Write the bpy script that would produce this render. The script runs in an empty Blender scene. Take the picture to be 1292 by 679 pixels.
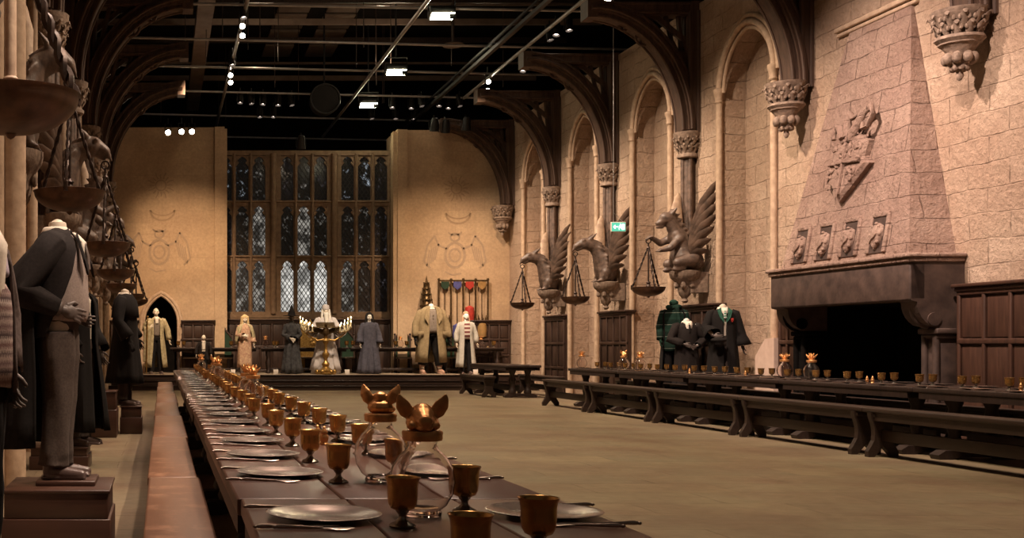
import bpy, bmesh, math, random
from mathutils import Vector, Matrix, Quaternion
PI = math.pi
rnd = random.Random(11)
C = bpy.context.scene.collection
V = Vector
F, CX, CY, CZ = 1450.0, 204.0, 436.0, 1.27

def at(px, py, Y):
    return V(((px-CX)*Y/F, Y, CZ+(CY-py)*Y/F))

# ------------------------------------------------------------------ materials
class NT:
    def __init__(s, name):
        s.m = bpy.data.materials.new(name); s.m.use_nodes = True
        s.t = s.m.node_tree; s.n = s.t.nodes; s.b = s.n['Principled BSDF']
        s.tc = None
    def node(s, kind, **kw):
        n = s.n.new(kind)
        for k, v in kw.items():
            if k in n.inputs.keys(): n.inputs[k].default_value = v
            else: setattr(n, k, v)
        return n
    def link(s, a, b): s.t.links.new(a, b)
    def obj(s):
        if not s.tc: s.tc = s.node('ShaderNodeTexCoord')
        return s.tc.outputs['Object']
    def noise(s, scale, detail=4, rough=.55, vec=None, dim=None):
        n = s.node('ShaderNodeTexNoise'); n.inputs['Scale'].default_value = scale
        n.inputs['Detail'].default_value = detail; n.inputs['Roughness'].default_value = rough
        s.link(vec or s.obj(), n.inputs['Vector']); return n.outputs['Fac']
    def ramp(s, fac, stops):
        r = s.node('ShaderNodeValToRGB'); e = r.color_ramp.elements
        while len(e) < len(stops): e.new(.5)
        for i, (p, c) in enumerate(stops):
            e[i].position = p; e[i].color = (c[0], c[1], c[2], 1)
        s.link(fac, r.inputs['Fac']); return r.outputs['Color']
    def mix(s, fac, a, b, mode='MIX'):
        x = s.node('ShaderNodeMix', data_type='RGBA', blend_type=mode)
        for sock, v in ((0, fac), (6, a), (7, b)):
            if hasattr(v, 'links') or isinstance(v, bpy.types.NodeSocket): s.link(v, x.inputs[sock])
            else: x.inputs[sock].default_value = v if sock == 0 else (v[0], v[1], v[2], 1)
        return x.outputs[2]
    def math(s, op, a, b=0.0):
        x = s.node('ShaderNodeMath', operation=op)
        for i, v in enumerate((a, b)):
            if isinstance(v, bpy.types.NodeSocket): s.link(v, x.inputs[i])
            else: x.inputs[i].default_value = v
        return x.outputs[0]
    def scale(s, sc):
        m = s.node('ShaderNodeMapping'); m.inputs['Scale'].default_value = sc
        s.link(s.obj(), m.inputs['Vector']); return m.outputs['Vector']
    def bump(s, h, strength=.4, dist=.02):
        b = s.node('ShaderNodeBump'); b.inputs['Strength'].default_value = strength
        b.inputs['Distance'].default_value = dist
        s.link(h, b.inputs['Height']); s.link(b.outputs['Normal'], s.b.inputs['Normal'])
    def col(s, c):
        if isinstance(c, bpy.types.NodeSocket): s.link(c, s.b.inputs['Base Color'])
        else: s.b.inputs['Base Color'].default_value = (c[0], c[1], c[2], 1)
    def set(s, rough=None, metal=None, spec=None):
        if rough is not None:
            if isinstance(rough, bpy.types.NodeSocket): s.link(rough, s.b.inputs['Roughness'])
            else: s.b.inputs['Roughness'].default_value = rough
        if metal is not None: s.b.inputs['Metallic'].default_value = metal
        if spec is not None: s.b.inputs['Specular IOR Level'].default_value = spec

def simple(name, c1, c2=None, scale=8, rough=.6, metal=0, bump=.15, dist=.01, spec=.4, sc=(1, 1, 1), detail=4):
    t = NT(name); vec = t.scale(sc)
    n = t.noise(scale, detail, vec=vec)
    c2 = c2 or tuple(x*.7 for x in c1)
    t.col(t.ramp(n, [(.3, c2), (.7, c1)])); t.set(rough, metal, spec)
    if bump: t.bump(n, bump, dist)
    return t.m

def ashlar(name, c1, c2, cdark, bw=.62, bh=.30, plane='wall', depth=.025, strength=.8, mort=.012, off=.5, mortar=None, rough=.85, grain=14, wob=.05):
    t = NT(name); o = t.obj()
    sp = t.node('ShaderNodeSeparateXYZ'); t.link(o, sp.inputs[0])
    cb = t.node('ShaderNodeCombineXYZ')
    if plane == 'wall':
        ge = t.node('ShaderNodeNewGeometry'); sn = t.node('ShaderNodeSeparateXYZ'); t.link(ge.outputs['True Normal'], sn.inputs[0])
        fy = t.math('GREATER_THAN', t.math('ABSOLUTE', sn.outputs[1]), .7)
        u = t.math('ADD', t.math('MULTIPLY', fy, sp.outputs[0]), t.math('MULTIPLY', t.math('SUBTRACT', 1.0, fy), sp.outputs[1]))
        t.link(u, cb.inputs[0]); t.link(sp.outputs[2], cb.inputs[1])
    else:
        t.link(sp.outputs[0], cb.inputs[0]); t.link(sp.outputs[1], cb.inputs[1])
    # wobble the joints a little
    nz = t.node('ShaderNodeTexNoise'); nz.inputs['Scale'].default_value = 1.7; nz.inputs['Detail'].default_value = 3; t.link(o, nz.inputs['Vector'])
    sb = t.node('ShaderNodeVectorMath', operation='SUBTRACT'); t.link(nz.outputs['Color'], sb.inputs[0]); sb.inputs[1].default_value = (.5, .5, .5)
    ms = t.node('ShaderNodeVectorMath', operation='SCALE'); t.link(sb.outputs[0], ms.inputs[0]); ms.inputs['Scale'].default_value = wob
    ad = t.node('ShaderNodeVectorMath', operation='ADD'); t.link(cb.outputs[0], ad.inputs[0]); t.link(ms.outputs[0], ad.inputs[1])
    br = t.node('ShaderNodeTexBrick'); t.link(ad.outputs[0], br.inputs['Vector'])
    br.offset = off; br.inputs['Scale'].default_value = 1; br.inputs['Brick Width'].default_value = bw; br.inputs['Row Height'].default_value = bh
    br.inputs['Mortar Size'].default_value = mort; br.inputs['Mortar Smooth'].default_value = .6; br.inputs['Bias'].default_value = 0
    br.inputs['Color1'].default_value = (*c1, 1); br.inputs['Color2'].default_value = (*c2, 1)
    m = mortar or tuple(x*.55 for x in c2); br.inputs['Mortar'].default_value = (*m, 1)
    patch = t.ramp(t.noise(2.6, 4, .6), [(.42, (.12, .12, .12)), (.62, (1, 1, 1))])
    big = t.noise(.9, 5, .6); fine = t.noise(grain, 6, .65); mid = t.noise(6, 8, .7)
    flat = t.mix(t.noise(1.3, 3), c1, c2)
    bc = t.mix(t.math('MULTIPLY', br.outputs['Fac'], t.math('SUBTRACT', 1.0, patch)), br.outputs['Color'], flat)
    c = t.mix(t.math('MULTIPLY', t.ramp(big, [(.38, (0, 0, 0)), (.68, (1, 1, 1))]), .9), bc, cdark)
    c = t.mix(.35, c, t.ramp(fine, [(.3, (.45, .43, .4)), (.7, (1.25, 1.2, 1.15))]), 'MULTIPLY')
    t.col(c); t.set(rough, 0, .25)
    h = t.math('ADD', t.math('MULTIPLY', t.math('MULTIPLY', br.outputs['Fac'], patch), -1.1), t.math('ADD', t.math('MULTIPLY', fine, .6), t.math('MULTIPLY', mid, 1.1)))
    t.bump(h, strength, depth)
    return t.m

def wood(name, c1, c2, rough=.5, axis='x', scale=1.0, bump=.25, spec=.4, wear=None):
    t = NT(name)
    st = {'x': (1.2, 14, 14), 'y': (14, 1.2, 14), 'z': (14, 14, 1.2)}[axis]
    vec = t.scale(tuple(s*scale for s in st))
    n = t.noise(1.5, 6, .65, vec=vec); n2 = t.noise(2.2, 3)
    c = t.ramp(n, [(.3, c2), (.7, c1)])
    c = t.mix(t.math('MULTIPLY', n2, .5), c, tuple(x*.6 for x in c2))
    if wear:
        n3 = t.noise(7, 5, .7)
        c = t.mix(t.ramp(n3, [(.52, (0, 0, 0)), (.66, (.8, .8, .8))]), c, wear)
    t.col(c); t.set(rough, 0, spec); t.bump(n, bump, .006)
    return t.m

def emis(name, col, power, base=(0, 0, 0)):
    t = NT(name); t.col(base); t.b.inputs['Emission Color'].default_value = (*col, 1); t.b.inputs['Emission Strength'].default_value = power
    return t.m

M = {}
M['wall_r'] = ashlar('ashlar_warm', (.50, .375, .28), (.42, .305, .22), (.36, .245, .175), .74, .33, depth=.045, strength=1.0, mort=.010, wob=.12, mortar=(.30, .21, .15))
M['wall_e'] = ashlar('ashlar_smooth', (.50, .36, .23), (.46, .325, .21), (.37, .255, .165), .9, .36, depth=.008, strength=.45, mort=.006, mortar=(.33, .23, .15))
M['hood'] = ashlar('ashlar_red', (.40, .285, .225), (.33, .225, .18), (.25, .16, .125), .75, .33, depth=.06, strength=1.0, mort=.010, wob=.12, mortar=(.20, .13, .10))
M['trim'] = simple('carved_pale_stone', (.5, .36, .25), (.34, .235, .16), 9, .8, bump=.4, dist=.02)
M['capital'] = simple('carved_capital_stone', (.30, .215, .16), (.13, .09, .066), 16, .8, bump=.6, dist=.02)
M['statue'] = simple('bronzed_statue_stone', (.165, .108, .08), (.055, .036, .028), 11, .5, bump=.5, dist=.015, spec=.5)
M['statue_pale'] = simple('pale_plaster_statue', (.50, .36, .25), (.30, .20, .14), 9, .6, bump=.4, dist=.015)  # plaster tone with the lamplight on it put into the colour
M['wing'] = simple('wing_stone', (.20, .13, .095), (.075, .05, .037), 7, .6, bump=.5, dist=.02, sc=(1, 1, 1))
M['iron'] = simple('dark_scale_iron', (.07, .045, .035), (.03, .02, .016), 20, .45, .5, bump=.3)
M['pan'] = simple('scale_pan_bronze', (.16, .085, .05), (.055, .03, .02), 6, .45, .55, bump=.3, dist=.01)
M['timber'] = wood('roof_timber', (.135, .078, .052), (.045, .025, .017), .65, 'z', .6, .5)
M['panel'] = wood('oak_panelling', (.065, .032, .021), (.024, .012, .008), .5, 'z', 1, .3)
M['panel_red'] = wood('oak_panelling_reddish', (.085, .038, .023), (.035, .016, .010), .5, 'z', 1, .3)
M['tabletop'] = wood('worn_tabletop', (.135, .062, .042), (.075, .034, .023), .33, 'y', .5, .2, .5, wear=None)
M['table_leg'] = wood('dark_table_wood', (.045, .026, .02), (.018, .010, .008), .5, 'z', 1, .3)
M['bench'] = wood('worn_bench_wood', (.205, .10, .055), (.12, .055, .031), .38, 'y', .45, .2, .5, wear=(.28, .145, .085))
M['bench_dark'] = wood('dark_bench_wood', (.055, .033, .024), (.022, .013, .010), .45, 'y', .5, .3)
M['dais'] = wood('dais_wood', (.05, .026, .018), (.022, .012, .009), .4, 'x', .4, .2)
M['dais_top'] = simple('dais_floor', (.36, .27, .19), (.22, .16, .11), 3, .5, bump=.1)
M['plinth'] = wood('plinth_mahogany', (.09, .040, .026), (.045, .02, .014), .38, 'x', .5, .12, .5)
M['floor'] = ashlar('flagstones', (.25, .195, .125), (.20, .165, .11), (.16, .105, .07), 1.25, .66, 'floor', .010, .7, .008, .37, (.10, .075, .05), rough=.42, grain=7)
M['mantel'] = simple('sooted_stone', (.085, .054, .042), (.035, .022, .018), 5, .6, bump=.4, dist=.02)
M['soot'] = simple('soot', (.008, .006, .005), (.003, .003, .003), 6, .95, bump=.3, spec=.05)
M['black'] = simple('black_paint', (.012, .010, .009), (.006, .005, .005), 5, .7, bump=0, spec=.2)
M['ceil'] = simple('dark_ceiling', (.014, .010, .008), (.006, .005, .004), 2, .9, bump=0, spec=.1)
M['ceil_panel'] = simple('brown_baffle', (.17, .12, .09), (.12, .08, .06), 3, .8, bump=.1)
M['pipe'] = simple('grey_steel_pipe', (.38, .35, .33), (.26, .24, .23), 5, .4, .3, bump=0)
M['lamp_body'] = simple('black_lamp_housing', (.02, .018, .017), None, 5, .45, .2, bump=0)
M['pewter'] = simple('pewter', (.60, .47, .41), (.36, .27, .235), 14, .26, .95, bump=.12, dist=.003)
M['steel'] = simple('tarnished_cutlery', (.40, .33, .29), (.22, .17, .14), 30, .28, .9, bump=.1, dist=.002)
M['brass'] = simple('aged_brass', (.60, .36, .13), (.44, .25, .085), 14, .25, .9, bump=.15, dist=.003)
M['silver'] = simple('tarnished_foot', (.38, .34, .30), (.20, .17, .14), 20, .25, .85, bump=.15, dist=.003)
M['gold'] = simple('gilt_lid', (.80, .42, .17), (.48, .23, .09), 22, .36, .75, bump=.35, dist=.006)
M['gold_ornate'] = simple('gilt_carving', (.55, .33, .10), (.22, .12, .035), 22, .35, .8, bump=.6, dist=.01)
M['bronze'] = simple('dark_bronze', (.14, .085, .035), (.05, .03, .015), 18, .4, .7, bump=.5, dist=.01)
g = NT('clear_glass'); g.b.inputs['Transmission Weight'].default_value = 1; g.b.inputs['Roughness'].default_value = .02; g.b.inputs['IOR'].default_value = 1.45
g.bump(g.noise(9, 1), .30, .008); g.b.inputs['Base Color'].default_value = (.97, .93, .92, 1); M['glass'] = g.m
M['candle'] = simple('candle_wax', (.75, .66, .45), (.65, .55, .35), 6, .5, bump=0)
M['flame'] = emis('flame', (1, .72, .35), 14)
M['lens'] = emis('lamp_lens', (1, .88, .66), 60)
M['lens_soft'] = emis('lamp_lens_dim', (1, .8, .66), 7)
M['flood'] = emis('flood_lens', (1, .93, .62), 38)
M['mannequin'] = simple('mannequin_cream', (.72, .62, .50), (.62, .52, .41), 5, .5, bump=0)
M['mannequin_white'] = simple('mannequin_white', (.85, .80, .74), None, 5, .5, bump=0)
M['mannequin_white'].node_tree.nodes['Color Ramp'].color_ramp.elements[0].color = (.78, .72, .66, 1)
M['mannequin_dark'] = simple('mannequin_grey_hand', (.12, .09, .08), (.08, .06, .052), 5, .5, bump=0)
def cloth(name, c, c2=None, sc=60, rough=.9, bump=.3):
    t = NT(name); n = t.noise(sc, 3, .6); n2 = t.noise(3, 3)
    c2 = c2 or tuple(x*.72 for x in c)
    t.col(t.mix(t.math('MULTIPLY', n2, .6), t.ramp(n, [(.3, c2), (.7, c)]), c2)); t.set(rough, 0, .2); t.bump(n, bump, .002)
    return t.m
M['blackcloth'] = cloth('black_wool', (.014, .011, .0105), (.007, .0055, .005))
M['robe_lining'] = cloth('green_lining', (.035, .11, .075), (.02, .065, .045))
M['blazer'] = cloth('charcoal_blazer', (.022, .016, .015), (.011, .008, .0075))
M['greyknit'] = cloth('grey_knit', (.34, .27, .24), (.22, .17, .15), 90)
M['greytrouser'] = cloth('grey_flannel', (.10, .074, .062), (.055, .04, .034), 80)
M['darktrouser'] = cloth('dark_denim', (.014, .011, .012), (.007, .006, .006))
M['shirt'] = cloth('white_shirt', (.78, .70, .60), (.66, .58, .49), 70, .8, .1)
M['lilac'] = cloth('lilac_hood', (.42, .36, .42), (.30, .25, .30))
M['cream_coat'] = cloth('cream_brocade', (.50, .42, .27), (.24, .19, .10), 16)
M['tan_coat'] = cloth('tan_moleskin', (.29, .215, .125), (.18, .13, .07), 20)
M['waist'] = cloth('grey_brown_waistcoat', (.22, .18, .15), (.13, .10, .08), 40)
M['blue_robe'] = cloth('slate_blue_robe', (.105, .10, .125), (.055, .05, .065), 14)
M['grey_dress'] = cloth('grey_black_gown', (.095, .09, .092), (.03, .028, .029), 12)
M['pale_robe'] = cloth('pale_silver_robe', (.60, .54, .52), (.46, .40, .38), 10)
M['grey_coat'] = cloth('pale_grey_coat', (.45, .42, .37), (.33, .30, .26), 18)
M['shawl'] = cloth('patterned_shawl', (.58, .42, .26), (.28, .14, .10), 18)
M['scarf_green'] = cloth('green_scarf', (.015, .05, .033), (.01, .03, .02))
M['hair_blonde'] = cloth('blonde_hair', (.60, .44, .24), (.42, .28, .13), 40)
M['hair_white'] = cloth('white_hair', (.72, .67, .60), (.58, .52, .46), 40)
M['hair_black'] = cloth('black_hair', (.02, .016, .015), None, 40)
M['leather'] = simple('polished_shoe_leather', (.13, .09, .08), (.07, .045, .04), 8, .28, bump=.1)
M['brownshoe'] = simple('pinkish_brown_shoe', (.42, .25, .18), (.28, .16, .11), 8, .5, bump=.1)
M['mural'] = simple('faded_wall_paint', (.36, .25, .16), (.31, .215, .14), 9, .9, bump=.1, spec=.1)
M['mural2'] = simple('faded_grey_wall_paint', (.36, .26, .18), (.31, .225, .155), 9, .9, bump=.1, spec=.1)
M['mullion'] = simple('window_stone', (.25, .165, .10), (.16, .10, .062), 7, .7, bump=.3)
M['lead'] = simple('lead_came', (.035, .028, .022), None, 9, .5, .4, bump=0)
M['green'] = simple('green_enamel', (.012, .034, .016), None, 9, .5, bump=0)
M['blue'] = simple('blue_enamel', (.07, .07, .22), None, 9, .5, bump=0)
M['red'] = simple('red_enamel', (.36, .03, .02), None, 9, .5, bump=0)
M['amber'] = simple('amber_enamel', (.30, .17, .06), None, 9, .5, bump=0)
M['card'] = simple('white_card', (.70, .62, .54), (.6, .5, .44), 5, .7, bump=0)
M['seat'] = simple('pale_seat_pad', (.28, .22, .17), None, 5, .7, bump=0)
M['pinkstone'] = simple('pale_pink_stone', (.62, .46, .37), (.5, .35, .28), 6, .8, bump=.3)
M['sign'] = emis('exit_sign_green', (.10, .42, .30), .6, (.02, .3, .2))
M['sign_white'] = emis('exit_sign_white', (.9, 1, .95), .8, (.8, .8, .8))
M['vest'] = None
# horizontal stripes / fair-isle knit bands
def bands(name, stops, freq, jag=0.0, vertical=False):
    t = NT(name); sp = t.node('ShaderNodeSeparateXYZ'); t.link(t.obj(), sp.inputs[0])
    z = sp.outputs[0 if vertical else 2]
    if jag:
        a = t.math('SINE', t.math('MULTIPLY', t.math('ADD', sp.outputs[0], sp.outputs[1]), 420.0))
        z = t.math('ADD', z, t.math('MULTIPLY', a, jag))
    f = t.math('FRACT', t.math('MULTIPLY', z, freq))
    c = t.ramp(f, stops)
    for n in t.n:
        if n.type == 'VALTORGB': n.color_ramp.interpolation = 'CONSTANT'
    n = t.noise(120, 3); c = t.mix(.4, c, t.ramp(n, [(.3, (.5, .5, .5)), (.7, (1.2, 1.2, 1.2))]), 'MULTIPLY')
    t.col(c); t.set(.9, 0, .2); t.bump(n, .5, .004); return t.m
M['cardigan'] = cloth('brown_grey_knit', (.16, .12, .11), (.08, .058, .052), 60, .9, .8)
M['fairisle'] = bands('fair_isle_knit', [(0, (.36, .27, .24)), (.16, (.12, .08, .08)), (.26, (.42, .33, .29)), (.36, (.20, .12, .11)), (.52, (.46, .37, .33)), (.64, (.09, .06, .06)), (.78, (.28, .20, .18)), (.9, (.15, .09, .09))], 7, .007)
M['stripe_vest'] = bands('striped_vest', [(0, (.5, .44, .38)), (.5, (.16, .05, .05))], 9)
M['quilt_green'] = bands('green_quilted_top', [(0, (.010, .032, .023)), (.35, (.17, .19, .16)), (.40, (.008, .022, .016)), (.8, (.014, .04, .029))], 4.5)
M['tie'] = bands('striped_tie', [(0, (.05, .16, .10)), (.5, (.4, .4, .38))], 22)
def pane_mat(name, lo, hi, sharp, sc=5.0, power=1.0, tint=(1, .93, .82)):  # emission noise paints in backlight and lamp reflections on the glass
    t = NT(name); n = t.noise(sc, 4, .7)
    r = t.ramp(n, [(sharp, tuple(lo*c for c in tint)), (min(.98, sharp+.16), tuple(hi*c for c in tint))])
    t.col((.02, .018, .016)); t.set(.12, 0, .5); t.link(r, t.b.inputs['Emission Color']); t.b.inputs['Emission Strength'].default_value = power*.6
    return t.m
M['pane_bright'] = pane_mat('lit_pane_bright', .22, 1.0, .42, 1.3, .75, (1, .96, .88))
M['pane_mid'] = pane_mat('lit_pane_mid', .04, .45, .46, 3.5, .6)
M['pane_dim'] = pane_mat('lit_pane_dim', .006, .28, .56, 5.0, .55)
M['pane_spot'] = pane_mat('lit_pane_spotted', .004, .9, .60, 3.6, .55, (.8, .9, 1))
M['pane_dark'] = pane_mat('lit_pane_dark', .004, .12, .56, 6.0, .5, (.9, .8, .9))

# ------------------------------------------------------------------ mesh tools
def frame_mat(d, up=V((0, 0, 1))):
    d = V(d).normalized(); up = V(up)
    if abs(d.dot(up)) > .98: up = V((0, 1, 0))
    x = up.cross(d).normalized(); y = d.cross(x).normalized()
    return Matrix((x, y, d)).transposed()

class MB:
    def __init__(s): s.v = []; s.f = []; s.sm = []
    def add(s, vs, fs, smooth=False, T=None):
        o = len(s.v)
        s.v += [tuple(T @ V(p)) if T else tuple(p) for p in vs]
        s.f += [tuple(i+o for i in f) for f in fs]; s.sm += [smooth]*len(fs); return s
    def box(s, c, d, T=None, rz=0, bev=0, R=None):
        x, y, z = d[0]/2, d[1]/2, d[2]/2
        A = Matrix.Translation(V(c)) @ (R.to_4x4() if R else Matrix.Rotation(rz, 4, 'Z'))
        if T: A = T @ A
        if bev:
            b = min(bev, x*.9, y*.9, z*.9); bm = bmesh.new(); bmesh.ops.create_cube(bm, size=1)
            for v in bm.verts: v.co = V((v.co.x*2*x, v.co.y*2*y, v.co.z*2*z))
            bmesh.ops.bevel(bm, geom=list(bm.edges), offset=b, segments=2, affect='EDGES', profile=.5)
            bm.verts.index_update()
            s.add([v.co.copy() for v in bm.verts], [[v.index for v in f.verts] for f in bm.faces], True, A); bm.free(); return s
        vs = [(-x, -y, -z), (x, -y, -z), (x, y, -z), (-x, y, -z), (-x, -y, z), (x, -y, z), (x, y, z), (-x, y, z)]
        return s.add(vs, [(3, 2, 1, 0), (4, 5, 6, 7), (0, 1, 5, 4), (1, 2, 6, 5), (2, 3, 7, 6), (3, 0, 4, 7)], False, A)
    def bx(s, x0, x1, y0, y1, z0, z1, bev=0):
        return s.box(((x0+x1)/2, (y0+y1)/2, (z0+z1)/2), (abs(x1-x0), abs(y1-y0), abs(z1-z0)), bev=bev)
    def bar(s, a, b, w, h=None, up=(0, 0, 1), bev=0):
        a, b = V(a), V(b); R = frame_mat(b-a, up)
        return s.box((a+b)/2, (w, h or w, (b-a).length), R=R, bev=bev)
    def grid(s, rings, closed=True, cap0=False, cap1=False, smooth=True, T=None):
        n = len(rings[0]); vs = [p for r in rings for p in r]; fs = []
        for i in range(len(rings)-1):
            for j in range(n if closed else n-1):
                k = (j+1) % n; fs.append((i*n+j, i*n+k, (i+1)*n+k, (i+1)*n+j))
        if cap0: fs.append(tuple(reversed(range(n))))
        if cap1: fs.append(tuple(range((len(rings)-1)*n, len(rings)*n)))
        return s.add(vs, fs, smooth, T)
    def tube(s, pts, rad, n=8, cap=True, rip=0, nr=5, sx=1.0, up=(0, 0, 1), twist=0, T=None):
        pts = [V(p) for p in pts]; m = len(pts)
        if not isinstance(rad, (list, tuple)): rad = [rad]*m
        rings = []; u = None
        for i, p in enumerate(pts):
            d = (pts[min(i+1, m-1)]-pts[max(i-1, 0)])
            if d.length < 1e-9: d = V((0, 0, 1))
            d.normalize()
            if u is None:
                upv = V(up)
                if abs(upv.dot(d)) > .95: upv = V((1, 0, 0)) if abs(d.x) < .9 else V((0, 1, 0))
                u = (upv-d*upv.dot(d)).normalized()
            else:
                u = (u-d*u.dot(d)); u = u.normalized() if u.length > 1e-6 else V((1, 0, 0))
            w = d.cross(u); r = rad[i]; rg = []
            for j in range(n):
                a = 2*PI*j/n
                q = r*(1+rip*math.sin(nr*a+i*twist+i*.35)) if rip else r
                rg.append(p+u*math.cos(a)*q+w*math.sin(a)*q*sx)
            rings.append(rg)
        return s.grid(rings, True, cap, cap, True, T)
    def lathe(s, prof, n=20, c=(0, 0, 0), T=None, cap0=False, cap1=False, rip=0, nr=8, sx=1, sy=1):
        rings = []
        for r, z in prof:
            rings.append([(c[0]+sx*r*(1+rip*math.cos(nr*2*PI*j/n))*math.cos(2*PI*j/n), c[1]+sy*r*(1+rip*math.cos(nr*2*PI*j/n))*math.sin(2*PI*j/n), c[2]+z) for j in range(n)])
        return s.grid(rings, True, cap0, cap1, True, T)
    def prism(s, poly, ext, T=None, smooth=False):
        n = len(poly); e = V(ext); p0 = [V(p) for p in poly]
        vs = p0+[p+e for p in p0]
        fs = [tuple(range(n-1, -1, -1)), tuple(range(n, 2*n))]+[(i, (i+1) % n, n+(i+1) % n, n+i) for i in range(n)]
        return s.add(vs, fs, smooth, T)
    def ball(s, c, r, seg=12, T=None, R=None):
        if not isinstance(r, (tuple, list)): r = (r, r, r)
        A = Matrix.Translation(V(c)) @ (R.to_4x4() if R else Matrix.Identity(4)) @ Matrix.Diagonal((*r, 1))
        if T: A = T @ A
        k = max(5, seg//2)
        rings = [[(math.sin(PI*i/k)*math.cos(2*PI*j/seg), math.sin(PI*i/k)*math.sin(2*PI*j/seg), -math.cos(PI*i/k)) for j in range(seg)] for i in range(1, k)]
        o = [(0, 0, -1)]+[p for r_ in rings for p in r_]+[(0, 0, 1)]; fs = []
        for j in range(seg):
            fs.append((0, 1+(j+1) % seg, 1+j))
            for i in range(k-2): fs.append((1+i*seg+j, 1+i*seg+(j+1) % seg, 1+(i+1)*seg+(j+1) % seg, 1+(i+1)*seg+j))
            fs.append((1+(k-2)*seg+j, 1+(k-2)*seg+(j+1) % seg, len(o)-1))
        return s.add(o, fs, True, A)
    def cap(s, a, ra, b, rb, n=12, sx=1):
        a, b = V(a), V(b); d = (b-a); L = d.length; d = d.normalized() if L > 1e-6 else V((0, 0, 1)); pts = []; rs = []
        for t in (-.98, -.8, -.45): pts.append(a+d*ra*t); rs.append(ra*math.sqrt(1-t*t))
        for t in (0, .33, .66, 1): pts.append(a.lerp(b, t)); rs.append(ra+(rb-ra)*t)
        for t in (.45, .8, .98): pts.append(b+d*rb*t); rs.append(rb*math.sqrt(1-t*t))
        return s.tube(pts, rs, n, sx=sx)
    def mesh(s, name):
        me = bpy.data.meshes.new(name); me.from_pydata(s.v, [], s.f)
        me.polygons.foreach_set('use_smooth', s.sm); me.update()
        if any(s.sm):
            try: me.set_sharp_from_angle(angle=math.radians(50))
            except Exception: pass
        return me

def place(name, me, mat, parent=None):
    o = bpy.data.objects.new(name, me); C.objects.link(o)
    if mat and not me.materials: me.materials.append(M[mat] if isinstance(mat, str) else mat)
    if parent: o.parent = parent
    return o
def obj(name, mb, mat, parent=None, world=False, solid=0):
    if world and parent:
        inv = Matrix.Translation(parent.location) @ parent.rotation_euler.to_matrix().to_4x4() @ Matrix.Diagonal((*parent.scale, 1)); inv = inv.inverted()
        mb.v = [tuple(inv @ V(p)) for p in mb.v]
    o = place(name, mb.mesh(name), mat, parent)
    if solid:
        m = o.modifiers.new('solid', 'SOLIDIFY'); m.thickness = solid; m.offset = -1
    return o
def bake(o):
    dg = bpy.context.evaluated_depsgraph_get(); dg.update()
    me = bpy.data.meshes.new_from_object(o.evaluated_get(dg)); o.modifiers.clear(); o.data = me; return o
def blob(name, mb, mat, parent=None, vox=.02, smooth=4, world=False):
    """fuse overlapping closed shapes into one continuous skin"""
    o = obj(name, mb, mat, None)
    m = o.modifiers.new('r', 'REMESH'); m.mode = 'VOXEL'; m.voxel_size = vox; m.use_smooth_shade = True
    if smooth:
        k = o.modifiers.new('s', 'SMOOTH'); k.factor = .5; k.iterations = smooth
    bake(o)
    o.data.polygons.foreach_set('use_smooth', [True]*len(o.data.polygons))
    if not o.data.materials: o.data.materials.append(M[mat])
    if parent:
        if world: o.data.transform((Matrix.Translation(parent.location) @ parent.rotation_euler.to_matrix().to_4x4() @ Matrix.Diagonal((*parent.scale, 1))).inverted())
        o.parent = parent
    return o
def thing(name, label, cat, loc=(0, 0, 0), rz=0, group=None, scale=1):
    o = bpy.data.objects.new(name, None); C.objects.link(o); o.location = loc; o.rotation_euler = (0, 0, rz); o.scale = (scale,)*3
    o.empty_display_size = .1; tag(o, label, cat, group); return o
def tag(o, label, cat, group=None):
    o['label'] = label; o['category'] = cat
    if group: o['group'] = group
    return o
def struct(o, label=None):
    o['kind'] = 'structure'
    if label: o['label'] = label
    return o
def copytree(o, parent=None):
    c = o.copy(); C.objects.link(c)
    if parent: c.parent = parent
    for ch in o.children: copytree(ch, c)
    return c
def dup(root, loc, rz=None, label=None, group=None):
    c = copytree(root); c.location = loc
    if rz is not None: c.rotation_euler = (0, 0, rz)
    if label: c['label'] = label
    if group: c['group'] = group
    return c
def bez(p0, p1, p2, n):
    p0, p1, p2 = V(p0), V(p1), V(p2)
    return [(1-t)**2*p0+2*t*(1-t)*p1+t*t*p2 for t in [i/n for i in range(n+1)]]
ORD = ['nearest', 'second', 'third', 'fourth', 'fifth', 'sixth', 'seventh', 'eighth', 'ninth', 'tenth', 'eleventh', 'twelfth', 'thirteenth', 'fourteenth', 'fifteenth', 'sixteenth', 'seventeenth', 'eighteenth', 'nineteenth', 'twentieth', 'twenty-first', 'twenty-second', 'twenty-third', 'twenty-fourth', 'twenty-fifth', 'twenty-sixth', 'twenty-seventh', 'twenty-eighth', 'twenty-ninth', 'thirtieth', 'thirty-first', 'thirty-second', 'thirty-third']
# ------------------------------------------------------------------ the room
XR, XL, YE, ZT = 10.65, -1.6, 35.2, 8.05

def arch_pts(u0, u1, zs, zp, n=12):
    a = (u1-u0)/2; h = zp-zs; R = (a*a+h*h)/(2*a); out = []
    t1 = math.atan2(h, R-a)
    for i in range(n+1):
        t = t1*i/n; out.append((u0+R-R*math.cos(t), zs+R*math.sin(t)))
    return out+[(u0+u1-p[0], p[1]) for p in reversed(out[:-1])]

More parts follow.
